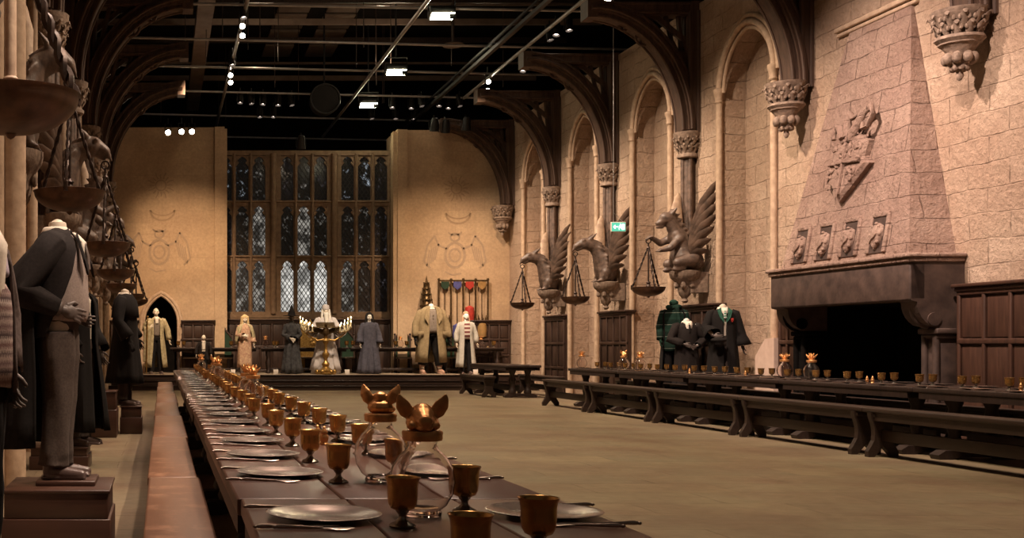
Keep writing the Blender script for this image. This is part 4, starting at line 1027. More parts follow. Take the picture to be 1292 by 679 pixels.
class Fig:
    def __init__(s, label, loc, rz, H=1.75, w=1.0, stance=.10):
        s.t = thing('costume_mannequin', label, 'mannequin', loc, rz, None, H/1.75); s.w = w; s.st = stance
        s.b = MB(); s.skin = 'mannequin'; s.arms = {}
        s.sh = {q: V((q*.175*w, 0, 1.415)) for q in (-1, 1)}
    def arm(s, q, elbow, wrist, hand=None, hmat=None, thumb=(0, -1, 0), fist=False, sc=1.0):
        s.arms[q] = (s.sh[q], V(elbow), V(wrist)); a, e, w = s.arms[q]
        s.b.cap(a, .055*s.w, e, .040); s.b.cap(e, .040, w, .026)
        if hand != False:
            d = (V(hand)-w).normalized() if hand else (w-e).normalized(); th = V(thumb); th = (th-d*th.dot(d)).normalized()
            n = d.cross(th); R = Matrix((d, th, n)).transposed().to_4x4()
            if q < 0: pass
            add_part('hand', FIST if fist else HAND, hmat or s.skin, s.t, Matrix.Translation(w) @ R @ Matrix.Scale(sc, 4))
    def body(s, mat=None, neck=True, head=None, feet='leather', headrot=0, hscale=1.0):
        w, st, b = s.w, s.st, s.b; mat = mat or s.skin
        b.ball((0, .0, .98), (.155*w, .11, .15)); b.ball((0, .01, 1.28), (.165*w, .115, .20)); b.cap((0, 0, 1.02), .12*w, (0, 0, 1.25), .125*w); b.cap((-.13*w, .01, 1.40), .062, (.13*w, .01, 1.40), .062)
        b.cap((0, .01, 1.40), .062, (0, .005, 1.545), .050)
        for q in (-1, 1):
            b.cap((q*.085*w, 0, .92), .085*w, (q*(.09+(st-.1)*.5), -.005, .50), .055); b.cap((q*(.09+(st-.1)*.5), -.005, .50), .055, (q*st, .01, .09), .036); b.cap((q*st, .03, .045), .035, (q*st*1.12, -.13, .035), .028)
        blob('body', b, mat, s.t, .014, 3)
        if head:
            add_part('head', HEAD, head, s.t, Matrix.Translation((0, 0, 1.55)) @ Matrix.Rotation(headrot, 4, 'Z') @ Matrix.Scale(hscale, 4))
        elif neck:
            m = MB(); m.lathe([(.058, 0), (.056, .03), (.052, .045), (.03, .052), (.001, .053)], 14, (0, .005, 1.525), cap0=True); obj('neck_cap', m, 'mannequin_white' if mat == 'mannequin_white' else 'mannequin', s.t)
        if feet:
            for q in (-1, 1): s.shoe(q*st, q, feet)
    def shoe(s, x, q, mat, sc=1.0, name='shoe', y0=.03):
        b = MB(); k = sc
        b.cap((x, y0+.01, .045*k), .043*k, (x+q*.01, y0-.08*k, .040*k), .042*k); b.cap((x+q*.01, y0-.08*k, .038*k), .044*k, (x+q*.018, y0-.19*k, .030*k), .030*k); b.cap((x, y0+.01, .05*k), .042*k, (x, y0+.01, .12*k), .042*k)
        b.box((x+q*.005, y0-.08*k, .010), (.085*k, .27*k, .018), bev=.006); blob(name, b, mat, s.t, .007, 2)
    def garment(s, name, mat, rings, gap=0, n=56, amp=.0, nf=9, ph=0, solid=.012, cy=0, seed=0, thick=True):
        """rings: (z, rx, ry[, amp, gap, cx, cy]) from the top down, wrapped round the body, open at the front by +-gap"""
        rg = []
        r_ = random.Random(seed+len(s.t.name)); p1, p2 = r_.uniform(0, 6), r_.uniform(0, 6)
        for q in rings:
            z, rx, ry = q[:3]; a = q[3] if len(q) > 3 else amp; g = q[4] if len(q) > 4 else gap; ox = q[5] if len(q) > 5 else 0; oy = q[6] if len(q) > 6 else cy
            closed = not (gap or any(len(k) > 4 and k[4] for k in rings))
            pts = []
            for j in range(n if closed else n+1):
                th = (2*PI*j/n) if closed else (g+(2*PI-2*g)*j/n)
                f = 1+a*(math.sin(nf*th+p1+z*1.5)+.5*math.sin((nf*2+1)*th+p2-z*2)+.35*math.sin(3*th+p2))
                pts.append((ox+rx*f*math.sin(th), oy-ry*f*math.cos(th), z+.004*math.sin(5*th+p1)))
            rg.append(pts)
        m = MB(); m.grid(rg, closed, False, False); return obj(name, m, mat, s.t, solid=solid)
    def sleeve(s, q, mat, r=(.075, .065, .055), amp=.05, name='sleeve', upto=1.0, bell=None, cuff=None, nr=5):
        a, e, w = s.arms[q]; w = e.lerp(w, upto); m = MB(); a0 = a+V((-q*.05, 0, .02))
        pts = [a0, a, a.lerp(e, .35), a.lerp(e, .7), e, e.lerp(w, .3), e.lerp(w, .65), w]
        rr = [r[0]*.8, r[0], r[0]*.98, (r[0]+r[1])/2, r[1]*1.04, (r[1]*.6+r[2]*.4), (r[1]*.3+r[2]*.7), bell or r[2]]
        if bell: rr[6] = (r[2]+bell)/2
        m.tube(pts, rr, 24, False, rip=amp, nr=nr, twist=.5); k = len(m.v)
        d = (w-e).normalized(); o = obj(name, m, mat, s.t, solid=.008)
        if cuff:
            c = MB(); c.tube([w-d*.015, w+d*.025], [r[2]*.85, r[2]*.8], 18, False); obj('cuff', c, cuff, s.t, solid=.006)
        return o
    def trousers(s, mat, top=1.02, bot=.08, r=(.115, .085, .075), fold=.05, vox=.011, legs=None):
        b = MB(); w = s.w
        b.ball((0, 0, .97), (.165*w, .125, .13)); b.cap((0, 0, top), .125*w, (0, 0, .95), .13*w)
        for q in (-1, 1):
            k = V((q*(.09+(s.st-.1)*.5), -.01, .5)); a = V((q*s.st, .015, bot)); h = V((q*.085*w, 0, .90))
            pts = [h, h.lerp(k, .4), h.lerp(k, .75), k, k.lerp(a, .3), k.lerp(a, .6), k.lerp(a, .82), k.lerp(a, .93), a]
            rr = [r[0], r[0]*.95, r[1]*1.05, r[1], r[1]*.96, r[2], r[2]*1.05, r[2]*1.0, r[2]*1.08]
            b.tube(pts, rr, 20, True, rip=fold, nr=4, twist=.7)
        return blob('trousers', b, mat, s.t, vox, 1)
    def collar(s, mat, r=.075, z=1.50, drop=.09):
        m = MB(); rg = []
        for (zz, rr, f) in ((z+.035, r*.86, 1), (z+.03, r*.95, 1), (z-.02, r*1.25, 1)):
            rg.append([(rr*math.sin(t), .005-rr*math.cos(t)*1.05, zz-(drop*.5 if abs(t) < .5 or abs(t-2*PI) < .5 else 0)) for t in [.22+(2*PI-.44)*j/24 for j in range(25)]])
        m.grid(rg, False); obj('collar', m, mat, s.t, solid=.005)
    def bib(s, mat, top=1.50, bot=1.12, w=.07, y=-.135, name='shirt_front'):
        m = MB(); m.grid([[(x*(w*(1-.35*t)), y+.02*abs(x)-.035*(1-abs(2*t-1))*0+(.06*(1-t) if t < .35 else 0)*0+.055*max(0, 1-t*4), top+(bot-top)*t) for x in (-1, -.5, 0, .5, 1)] for t in [k/8 for k in range(9)]], False); return obj(name, m, mat, s.t, solid=.006)
    def buttons(s, mat, zs, x=0, y=-.15, r=.011):
        for z in zs: m = MB(); m.ball((x, y, z), (r, r*.5, r), 8); obj('button', m, mat, s.t)
    def blobpart(s, name, mat, fn, vox=.010, smooth=2):
        b = MB(); fn(b); return blob(name, b, mat, s.t, vox, smooth)

COAT = [(1.50, .075, .075), (1.475, .115, .09), (1.44, .18, .115), (1.39, .215, .135), (1.28, .21, .150), (1.12, .19, .150), (1.0, .20, .155)]
def hemmed(z1, rx, ry, n=6, a0=.02, a1=.06, base=COAT, g0=0, g1=0, z_from=1.0, r0=(.20, .155), oy=0):
    out = []
    for i, q in enumerate(base): out.append((q[0], q[1], q[2], a0*.5, g0*(1 if i > 1 else .8), 0, 0))
    for k in range(1, n+1):
        t = k/n; out.append((z_from+(z1-z_from)*t, r0[0]+(rx-r0[0])*t, r0[1]+(ry-r0[1])*t, a0+(a1-a0)*t, g0+(g1-g0)*t, 0, oy*t))
    return out

def pedestal(label, x0, x1, y0, y1, h, steps=True, mat='plinth'):
    t = thing('display_plinth', label, 'plinth', ((x0+x1)/2, (y0+y1)/2, 0)); w, d = x1-x0, y1-y0
    mb = MB(); mb.box((0, 0, h*.30), (w, d, h*.60), bev=.006); obj('base', mb, mat, t)
    mb = MB(); mb.box((0, 0, h*.79), (w-.03, d-.03, h*.38), bev=.006); mb.box((0, 0, h*.99-.004), (w-.005, d-.005, .02), bev=.005); obj('upper_box', mb, mat, t)
    return t

# --- foreground figure: charcoal blazer over grey jumper, faces right
pedestal('stepped mahogany plinth under the foreground charcoal blazer mannequin', -.94, -.30, 6.72, 7.42, .42)
mb = MB(); mb.box((-.58, 7.12, .437), (.36, .40, .03), bev=.006); o = obj('foot_board', mb, 'plinth'); tag(o, 'thin brown foot board on the foreground plinth', 'board')
f = Fig('headless mannequin in charcoal blazer, grey jumper and flannel trousers, hand in pocket, foreground left', (-.64, 7.12, .452), PI/2-.08, 1.76, 1.02, .085)
f.arm(-1, (-.33, .20, 1.14), (-.215, -.05, 1.03), (-.13, -.22, .97), 'mannequin_dark', (0, 0, 1), sc=1.12)
f.arm(1, (.30, .14, 1.16), (.22, -.06, 1.0), (.12, -.2, .95), 'mannequin_dark', (0, 0, 1))
f.body('mannequin', True, None, 'leather'); f.trousers('greytrouser', r=(.118, .092, .088), fold=.07)
f.garment('jumper', 'greyknit', [(1.48, .085, .08), (1.44, .16, .11), (1.38, .195, .14, .01), (1.25, .20, .168, .012), (1.12, .192, .175, .02), (1.04, .195, .18, .03), (.99, .185, .168, .04), (.965, .178, .158, .03)], amp=.008, nf=6, solid=.012)
f.garment('blazer', 'blazer', [(1.52, .070, .075, 0, .55), (1.485, .12, .10, .0, .6), (1.44, .19, .13, .01, .62), (1.38, .228, .155, .015, .66), (1.25, .225, .185, .02, .95), (1.12, .22, .19, .03, 1.2), (1.02, .225, .195, .04, 1.45), (.94, .235, .20, .05, 1.6), (.86, .24, .21, .06, 1.75)], solid=.014, nf=5)
f.garment('school_robe', 'blackcloth', [(1.30, .21, .17, .02, 1.75, 0, .05), (1.1, .25, .21, .04, 1.7, 0, .07), (.9, .26, .24, .06, 1.65, -.03, .08), (.6, .27, .27, .08, 1.6, -.03, .08), (.35, .28, .29, .10, 1.6, -.03, .08), (.20, .29, .31, .11, 1.6, -.03, .08)], solid=.012, nf=7)
f.sleeve(-1, 'blazer', (.100, .098, .060), .07, upto=.92, cuff='mannequin_dark'); f.sleeve(1, 'blazer', (.09, .085, .06), .06, upto=.92)
f.collar('shirt', .085, 1.50, .10); f.bib('shirt', 1.50, 1.28, .06, -.168)
m = MB(); m.tube([(0, -.115, 1.485), (0, -.165, 1.44), (0, -.185, 1.36), (0, -.19, 1.28)], [.016, .02, .026, .03], 10, sx=.35, up=(1, 0, 0)); obj('tie', m, 'mannequin_dark', f.t)
for q in (-1, 1):
    m = MB(); m.prism([(q*.05, -.115, 1.50), (q*.10, -.13, 1.46), (q*.155, -.175, 1.33), (q*.12, -.195, 1.24), (q*.09, -.19, 1.3)], (0, -.012, 0)); obj('lapel', m, 'blazer', f.t)
# --- cropped figure at the left edge
pedestal('low dark plinth at the left picture edge under the cardigan mannequin', -1.15, -.55, 4.15, 4.85, .20)
f = Fig('headless mannequin in patterned knit cardigan, lilac hood and dark jeans at left picture edge', (-.78, 4.5, .202), .95, 1.76, .92, .10)
f.arm(1, (.26, .03, 1.18), (.20, -.06, .95), (.16, -.12, .85), 'mannequin_dark', (-.3, -1, 0)); f.arm(-1, (-.30, .03, 1.16), (-.28, -.06, .93), None, 'mannequin_dark')
f.body('mannequin', True, None, 'leather'); f.trousers('darktrouser', r=(.12, .09, .075), fold=.09)
f.garment('pullover', 'fairisle', [(1.30, .165, .15), (1.27, .185, .165), (1.2, .195, .17), (1.1, .195, .172, .01), (.98, .2, .172, .02), (.90, .19, .165, .02)], solid=.012, nf=5)
f.garment('cardigan', 'cardigan', [(1.50, .08, .08, 0, .7), (1.45, .16, .12, 0, .8), (1.38, .205, .150, .01, .85), (1.2, .205, .175, .015, .8), (1.02, .21, .18, .02, .75), (.88, .215, .185, .03, .75)], solid=.014, nf=5)
f.sleeve(1, 'cardigan', (.078, .068, .058), .05, upto=.95, cuff='blackcloth'); f.sleeve(-1, 'cardigan', (.08, .07, .06), .05, upto=.95)
f.bib('shirt', 1.52, 1.24, .085, -.180)
f.blobpart('hood', 'lilac', lambda b: [b.cap((-.10, .05, 1.50), .055, (.10, .05, 1.50), .055), b.cap((.10, .05, 1.50), .055, (.13, -.06, 1.43), .04), b.cap((-.10, .05, 1.50), .055, (-.13, -.06, 1.43), .04), b.cap((.13, -.06, 1.43), .038, (.08, -.15, 1.34), .02), b.cap((-.13, -.06, 1.43), .038, (-.08, -.15, 1.34), .02), b.ball((0, .11, 1.46), (.11, .06, .10))])
# --- dark robes along the left wall
pedestal('low mahogany plinth behind the foreground mannequin by the left wall', -1.35, -.75, 11.7, 12.35, .23)
f = Fig('headless mannequin in long black robe half hidden behind the foreground figure', (-.86, 12.0, .232), PI/2-.5, 1.86)
f.arm(-1, (-.28, .05, 1.15), (-.22, -.06, .92), None, 'mannequin_dark'); f.arm(1, (.28, .05, 1.15), (.24, -.08, .92), None, 'mannequin_dark')
f.body('mannequin'); f.garment('robe', 'blackcloth', hemmed(.14, .30, .28, 6, .02, .09, g0=.25, g1=.35), solid=.012, nf=8); f.collar('shirt', .08); f.bib('shirt', 1.48, 1.25, .05, -.12)
for q in (-1, 1): f.sleeve(q, 'blackcloth', (.09, .09, .10), .06, upto=.95, bell=.12)
f.trousers('greytrouser')
pedestal('tall mahogany plinth by the left wall before the back wall', -1.19, -.62, 15.8, 16.5, .64)
mb = MB(); mb.lathe([(.04, 0), (.04, .02), (.025, .04), (.03, .12), (.032, .20), (.018, .22), (.018, .25)], 12, (-.92, 16.0, .645), cap0=True, cap1=True); o = obj('pillar_candle', mb, 'candle'); tag(o, 'short pale candle standing on the tall left plinth', 'candle')
pedestal('lower mahogany plinth under the long black robe by the bench', -.60, -.28, 16.45, 17.0, .40)
f = Fig('headless mannequin in long black gown facing right, white collar, beside the far bench', (-.53, 16.7, .402), PI/2-.25, 1.86)
f.arm(-1, (-.29, .02, 1.14), (-.25, -.12, .90), (-.24, -.17, .80), 'blackcloth', (1, -.5, 0), sc=1.15); f.arm(1, (.28, .02, 1.14), (.24, -.1, .90), None, 'blackcloth')
f.body('mannequin'); f.trousers('greytrouser'); f.garment('gown', 'blackcloth', hemmed(.30, .23, .25, 6, .015, .06), nf=7); f.collar('shirt', .085, 1.50)
for q in (-1, 1): f.sleeve(q, 'blackcloth', (.08, .075, .08), .05, upto=.9, bell=.10)
f.garment('cape', 'blackcloth', [(1.51, .085, .085), (1.47, .13, .11), (1.42, .205, .145), (1.32, .225, .165), (1.2, .23, .18, .03)], nf=6)

# ------------------------------------------------------------------ figures on the dais
DZ = .432
def dais(px, Y): return ((px-CX)*Y/F, Y, DZ)
# 1 cream brocade coat before the doorway
f = Fig('bald-headed mannequin in cream brocade coat carrying a bundle, before the arched doorway', dais(197, 33.8), .15, 1.93, 1.05, .13)
f.arm(-1, (-.30, -.02, 1.18), (-.22, -.20, 1.20), (-.16, -.26, 1.27), None, (0, 0, 1)); f.arm(1, (.31, .0, 1.16), (.34, -.06, .92), None)
f.body('mannequin', head='mannequin'); f.trousers('blackcloth', r=(.115, .09, .085)); f.garment('long_coat', 'cream_coat', hemmed(.18, .29, .24, 6, .02, .06, g0=.42, g1=.55), nf=8)
f.bib('waist', 1.46, 1.0, .11, -.13, 'waistcoat'); f.bib('shirt', 1.52, 1.34, .06, -.15)
for q in (-1, 1): f.sleeve(q, 'cream_coat', (.085, .08, .07), .05)
f.blobpart('shoulder_bundle', 'cream_coat', lambda b: [b.ball((-.24, -.14, 1.32), (.13, .09, .10)), b.ball((-.30, -.12, 1.24), (.09, .08, .09)), b.cap((-.22, -.22, 1.2), .07, (-.26, -.2, .30), .045), b.cap((-.30, -.16, 1.2), .06, (-.33, -.16, .35), .04)], .014)
m = MB(); m.tube([(-.30, -.26, .02), (-.27, -.28, 1.50)], .014, 8); m.ball((-.27, -.28, 1.52), .03, 10); obj('walking_staff', m, 'gold_ornate', f.t)
# 2 small figure in dark jacket
f = Fig('small mannequin in dark jacket behind the far end of the foreground table', dais(257, 33.6), -.05, 1.12, 1.1)
f.arm(-1, (-.32, .0, 1.15), (-.34, -.1, .9), None); f.arm(1, (.32, .0, 1.15), (.34, -.1, .9), None)
f.body('mannequin', head='mannequin', hscale=1.15); f.trousers('darktrouser'); f.garment('tail_coat', 'blazer', hemmed(.62, .27, .2, 4, .01, .04, g0=.4, g1=.6), nf=6); f.bib('shirt', 1.5, 1.1, .09, -.14)
for q in (-1, 1): f.sleeve(q, 'blazer', (.08, .07, .06), .04)
m = MB(); m.prism([(-.06, -.155, 1.49), (0, -.16, 1.47), (.06, -.155, 1.49), (.06, -.155, 1.44), (0, -.16, 1.46), (-.06, -.155, 1.44)], (0, -.012, 0)); obj('bow_tie', m, 'blackcloth', f.t)
# 3 blonde with patterned shawl
f = Fig('mannequin with long blonde hair and patterned beige shawl dress on the dais', dais(309, 33.9), .1, 1.72, .92)
f.arm(-1, (-.24, -.02, 1.17), (-.08, -.22, 1.14), (.02, -.26, 1.14), None, (0, 0, 1)); f.arm(1, (.25, .0, 1.15), (.24, -.10, .93), None)
f.body('mannequin', head='mannequin'); f.garment('dress', 'shawl', hemmed(.20, .20, .18, 6, .02, .06), nf=7); f.garment('shawl', 'cream_coat', [(1.52, .08, .08, 0, .5), (1.46, .16, .12, 0, .5), (1.40, .23, .15, .02, .5), (1.2, .27, .19, .05, .7), (1.02, .28, .2, .1, .95), (.9, .26, .2, .15, 1.2)], nf=9)
f.garment('apron', 'cream_coat', [(1.02, .19, .165, .02, 2.35), (.7, .21, .19, .05, 2.4), (.45, .21, .2, .08, 2.45)], nf=6)
for q in (-1, 1): f.sleeve(q, 'shawl', (.07, .065, .07), .06, bell=.10)
f.blobpart('hair', 'hair_blonde', lambda b: [b.ball((0, .02, 1.69), (.10, .115, .10))]+[b.cap((.09*math.sin(a), .02-.10*math.cos(a), 1.70), .035, (.15*math.sin(a), .03-.12*math.cos(a), 1.18+.05*math.sin(a*5)), .03) for a in (-2.8, -2.4, -2.0, -1.6, -1.25, -.95, .95, 1.25, 1.6, 2.0, 2.4, 2.8)], .012)
# 4 witch-like gown with wide pointed hat
f = Fig('mannequin in dark grey gown and wide-brimmed pointed black hat, hands clasped, on the dais', dais(368, 33.9), .05, 1.76, .92)
f.arm(-1, (-.25, -.02, 1.15), (-.07, -.20, 1.04), (.0, -.24, .98), None, (0, 0, 1)); f.arm(1, (.25, -.02, 1.15), (.07, -.20, 1.02), (.0, -.25, .96), None, (0, 0, 1))
f.body('mannequin_dark', head='mannequin_dark'); f.garment('gown', 'grey_dress', [(1.55, .06, .06), (1.50, .075, .075), (1.44, .15, .105), (1.38, .19, .13), (1.25, .165, .13), (1.08, .135, .115), (1.0, .16, .13, .02), (.8, .20, .17, .05), (.5, .235, .21, .08), (.2, .27, .25, .10), (.02, .30, .28, .11)], nf=9)
for q in (-1, 1): f.sleeve(q, 'grey_dress', (.07, .06, .06), .06, bell=.10)
m = MB(); m.lathe([(.26, 1.70), (.25, 1.712), (.12, 1.725), (.105, 1.74), (.098, 1.80), (.075, 1.86), (.045, 1.94), (.015, 2.03), (.001, 2.04)], 28, (0, .01, 0)); m.lathe([(.26, 1.70), (.12, 1.705), (.09, 1.71)], 28, (0, .01, 0)); obj('pointed_hat', m, 'blackcloth', f.t)
# 5 white-bearded figure in pale robes behind the lectern
f = Fig('white-bearded mannequin in pale silver robes and cap standing behind the winged lectern', dais(411, 34.02), 0, 1.95, 1.05)
f.arm(-1, (-.32, -.02, 1.18), (-.38, -.16, 1.10), (-.40, -.22, 1.12), None, (0, 0, 1)); f.arm(1, (.32, -.02, 1.18), (.38, -.16, 1.10), (.40, -.22, 1.12), None, (0, 0, 1))
f.body('mannequin', head='mannequin'); f.garment('robe', 'pale_robe', hemmed(.02, .36, .25, 7, .02, .08), nf=8)
for q in (-1, 1): f.sleeve(q, 'pale_robe', (.10, .11, .13), .07, bell=.17)
f.garment('over_robe', 'pale_robe', hemmed(.1, .39, .27, 6, .02, .09, g0=.45, g1=.6), nf=7)
f.blobpart('beard', 'hair_white', lambda b: [b.ball((0, -.07, 1.58), (.07, .05, .06)), b.cap((0, -.10, 1.56), .065, (0, -.17, 1.35), .055), b.cap((0, -.17, 1.35), .055, (0, -.19, 1.14), .02)]+[b.cap((s_*.085, .01, 1.70), .035, (s_*.13, -.08, 1.30), .03) for s_ in (-1, 1)]+[b.cap((s_*.05, .09, 1.70), .05, (s_*.07, .13, 1.25), .04) for s_ in (-1, 1)], .012)
m = MB(); m.lathe([(.092, 1.70), (.10, 1.72), (.098, 1.77), (.085, 1.82), (.03, 1.845), (.001, 1.846)], 20, (0, .015, 0)); obj('round_cap', m, 'pale_robe', f.t)
# 6 slate blue robe
f = Fig('mannequin with long black hair in trailing slate blue robe on the dais', dais(466, 33.9), 0, 1.78, 1.0)
f.arm(-1, (-.27, .0, 1.14), (-.28, -.06, .90), None); f.arm(1, (.27, .0, 1.14), (.28, -.06, .90), None)
f.body('mannequin_dark', head='mannequin_white'); f.garment('robe', 'blue_robe', hemmed(.01, .29, .26, 7, .02, .09), nf=9); f.garment('open_gown', 'blue_robe', hemmed(.03, .33, .29, 7, .02, .08, g0=.25, g1=.45), nf=8)
for q in (-1, 1): f.sleeve(q, 'blue_robe', (.085, .085, .09), .06, bell=.12)
f.blobpart('hair', 'hair_black', lambda b: [b.ball((0, .035, 1.70), (.095, .10, .10))]+[b.cap((s_*.085, .0, 1.70), .035, (s_*.11, -.01, 1.46), .035) for s_ in (-1, 1)]+[b.cap((s_*.05, .09, 1.70), .05, (s_*.07, .10, 1.42), .045) for s_ in (-1, 1)], .012)
# 7 giant tan coat
f = Fig('huge headless mannequin in enormous tan overcoat over waistcoat on the dais', dais(544, 33.9), 0, 2.28, 1.5, .20); f.sh = {q: V((q*.225, 0, 1.375)) for q in (-1, 1)}
f.arm(-1, (-.345, .0, 1.10), (-.375, -.08, .82), None, 'blackcloth', sc=1.3); f.arm(1, (.345, .0, 1.10), (.375, -.08, .80), None, 'blackcloth', sc=1.3)
f.body('mannequin_white', feet=None); f.trousers('blackcloth', r=(.14, .11, .10), bot=.20)
f.garment('overcoat', 'tan_coat', [(1.52, .09, .09, 0, .5), (1.49, .16, .12, 0, .42), (1.44, .24, .15, .01, .36), (1.36, .28, .18, .012, .30), (1.2, .285, .20, .015, .28), (1.0, .29, .21, .02, .28), (.7, .31, .22, .025, .33), (.48, .325, .23, .03, .38), (.26, .335, .235, .035, .42)], nf=7, solid=.02)
f.garment('waistcoat', 'waist', [(1.46, .14, .12), (1.4, .20, .165), (1.2, .24, .19), (1.0, .25, .2), (.92, .24, .19)], nf=4)
for q in (-1, 1): f.sleeve(q, 'tan_coat', (.102, .09, .082), .04, upto=.95)
f.collar('shirt', .09); f.buttons('bronze', (1.32, 1.24, 1.16, 1.08, 1.0), 0, -.20, .014)
for q in (-1, 1):
    m = MB(); m.prism([(q*.06, -.13, 1.52), (q*.16, -.16, 1.46), (q*.20, -.22, 1.26), (q*.12, -.225, 1.12), (q*.09, -.21, 1.26)], (0, -.02, 0)); obj('lapel', m, 'tan_coat', f.t)
    m = MB(); m.box((q*.28, -.21, .92), (.14, .03, .07), bev=.008); obj('pocket_flap', m, 'tan_coat', f.t)
    f.shoe(q*.20, q, 'brownshoe', 1.35, 'shoe'); m = MB(); m.tube([(q*.20, .02, .16), (q*.195, .015, .34)], [.06, .07], 14); obj('boot_shaft', m, 'brownshoe', f.t)
# 8 pale grey open coat, striped top
f = Fig('mannequin in long pale grey coat over striped top at right of the dais', dais(588, 33.8), .0, 1.80, .95, .11)
f.arm(-1, (-.27, .0, 1.14), (-.29, -.05, .90), None, 'mannequin'); f.arm(1, (.27, .0, 1.14), (.29, -.05, .90), None, 'mannequin')
f.body('mannequin', head='mannequin_white'); f.trousers('darktrouser', r=(.11, .08, .07)); f.garment('striped_top', 'stripe_vest', [(1.5, .07, .075), (1.44, .16, .11), (1.35, .185, .14), (1.15, .17, .14), (.98, .175, .145)], nf=4)
f.garment('long_coat', 'grey_coat', hemmed(.20, .27, .24, 6, .02, .07, g0=.40, g1=.5), nf=7)
for q in (-1, 1): f.sleeve(q, 'grey_coat', (.08, .075, .07), .05)
f.blobpart('hair', 'shawl', lambda b: [b.ball((0, .035, 1.72), (.09, .095, .085))]+[b.cap((s_*.07, .06, 1.68), .035, (s_*.10, -.03, 1.42), .03) for s_ in (-1, 1)], .012)

# ------------------------------------------------------------------ figures behind the right-hand table
def plinth_r(label, x, y, h): return pedestal(label, x-.22, x+.22, y-.24, y+.24, h)
plinth_r('dark plinth under the green-lined robe behind the right tables', 10.33, 21.15, .34)
f = Fig('headless mannequin in long black robe with green collar and silver tie behind the right tables', (10.33, 21.15, .345), -.25, 1.86, 1.05)
f.arm(-1, (-.27, -.02, 1.18), (-.20, -.22, 1.04), (-.12, -.30, 1.02), 'mannequin_dark', (0, 0, 1)); f.arm(1, (.27, .02, 1.12), (.31, .0, .86), None, 'mannequin_dark')
f.body('mannequin'); f.garment('robe', 'blackcloth', hemmed(.10, .27, .25, 7, .02, .075, g0=.10, g1=.10), nf=8)
f.bib('shirt', 1.52, 1.33, .06, -.14); f.collar('shirt', .085, 1.5); f.trousers('greytrouser')
for q in (-1, 1):
    f.sleeve(q, 'blackcloth', (.085, .085, .10), .05, upto=.95, bell=.14)
    m = MB(); m.prism([(q*.055, -.10, 1.53), (q*.12, -.125, 1.47), (q*.09, -.16, 1.36), (q*.02, -.172, 1.26), (q*.015, -.165, 1.30), (q*.05, -.15, 1.42)], (0, -.014, 0)); obj('green_collar', m, 'robe_lining', f.t)
m = MB(); m.tube([(0, -.13, 1.48), (0, -.165, 1.42), (0, -.175, 1.34)], [.014, .02, .024], 8, sx=.4, up=(1, 0, 0)); obj('tie', m, 'tie', f.t)
m = MB(); m.prism([(.09, -.17, 1.34), (.13, -.165, 1.34), (.13, -.165, 1.30), (.11, -.165, 1.27), (.09, -.17, 1.30)], (0, -.014, 0)); m.ball((.11, -.183, 1.315), (.010, .004, .013), 8); obj('chest_badge', m, 'red', f.t)
f.blobpart('held_hat', 'blackcloth', lambda b: [b.ball((-.13, -.30, .96), (.13, .10, .05)), b.ball((-.13, -.30, .93), (.09, .08, .09))], .012)
plinth_r('dark plinth under the short grey suited mannequin behind the right tables', 10.05, 22.0, .30)
f = Fig('short headless mannequin in charcoal suit with crossed hands behind the right tables', (10.05, 22.0, .302), -.1, 1.64, 1.12)
f.arm(-1, (-.33, -.03, 1.15), (-.12, -.22, 1.06), (-.04, -.26, 1.02), 'mannequin_dark', (0, 0, 1)); f.arm(1, (.33, -.03, 1.15), (.12, -.23, 1.02), (.02, -.27, .98), 'mannequin_dark', (0, 0, 1))
f.body('mannequin_white'); f.garment('robe', 'blazer', hemmed(.06, .28, .25, 6, .015, .06, g0=.25, g1=.3), nf=8); f.garment('pullover', 'blazer', [(1.40, .17, .12), (1.35, .2, .15), (1.2, .2, .16), (1.0, .21, .17), (.8, .22, .18, .03), (.5, .23, .2, .05), (.1, .24, .21, .05)], nf=6)
for q in (-1, 1): f.sleeve(q, 'blazer', (.095, .085, .075), .05, upto=.95)
f.collar('shirt', .085); f.bib('shirt', 1.52, 1.28, .075, -.152)
m = MB(); m.tube([(0, -.14, 1.48), (0, -.172, 1.42), (0, -.178, 1.30)], [.012, .018, .022], 8, sx=.4, up=(1, 0, 0)); obj('tie', m, 'blackcloth', f.t)
plinth_r('dark plinth under the green striped sports outfit behind the right tables', 10.08, 22.62, .42)
f = Fig('headless mannequin in green quilted sports top with scarf and black cape behind the suited one', (10.08, 22.62, .422), -.35, 1.84, 1.0)
f.arm(-1, (-.24, .0, 1.15), (-.24, -.1, .92), None, 'scarf_green'); f.arm(1, (.24, .0, 1.15), (.24, -.08, .92), None, 'scarf_green')
f.body('mannequin'); f.trousers('darktrouser'); f.garment('quilted_top', 'quilt_green', [(1.48, .09, .09), (1.44, .16, .12), (1.36, .19, .145), (1.2, .19, .15), (1.0, .185, .15), (.8, .2, .16, .02), (.7, .2, .17, .03)], nf=5)
f.garment('cape', 'blackcloth', hemmed(.12, .25, .23, 6, .02, .07, g0=.9, g1=.9, oy=.02), nf=7)
for q in (-1, 1): f.sleeve(q, 'quilt_green', (.075, .068, .06), .05)
f.blobpart('scarf', 'quilt_green', lambda b: [b.tube([(.10*math.sin(a), .0-.10*math.cos(a), 1.52+.01*math.sin(2*a)) for a in [2*PI*k/14 for k in range(15)]], .045, 10), b.cap((.05, -.12, 1.49), .04, (.09, -.19, 1.2), .035)], .012)
f.blobpart('padded_cap', 'scarf_green', lambda b: [b.ball((0, .02, 1.60), (.085, .09, .07))], .012)
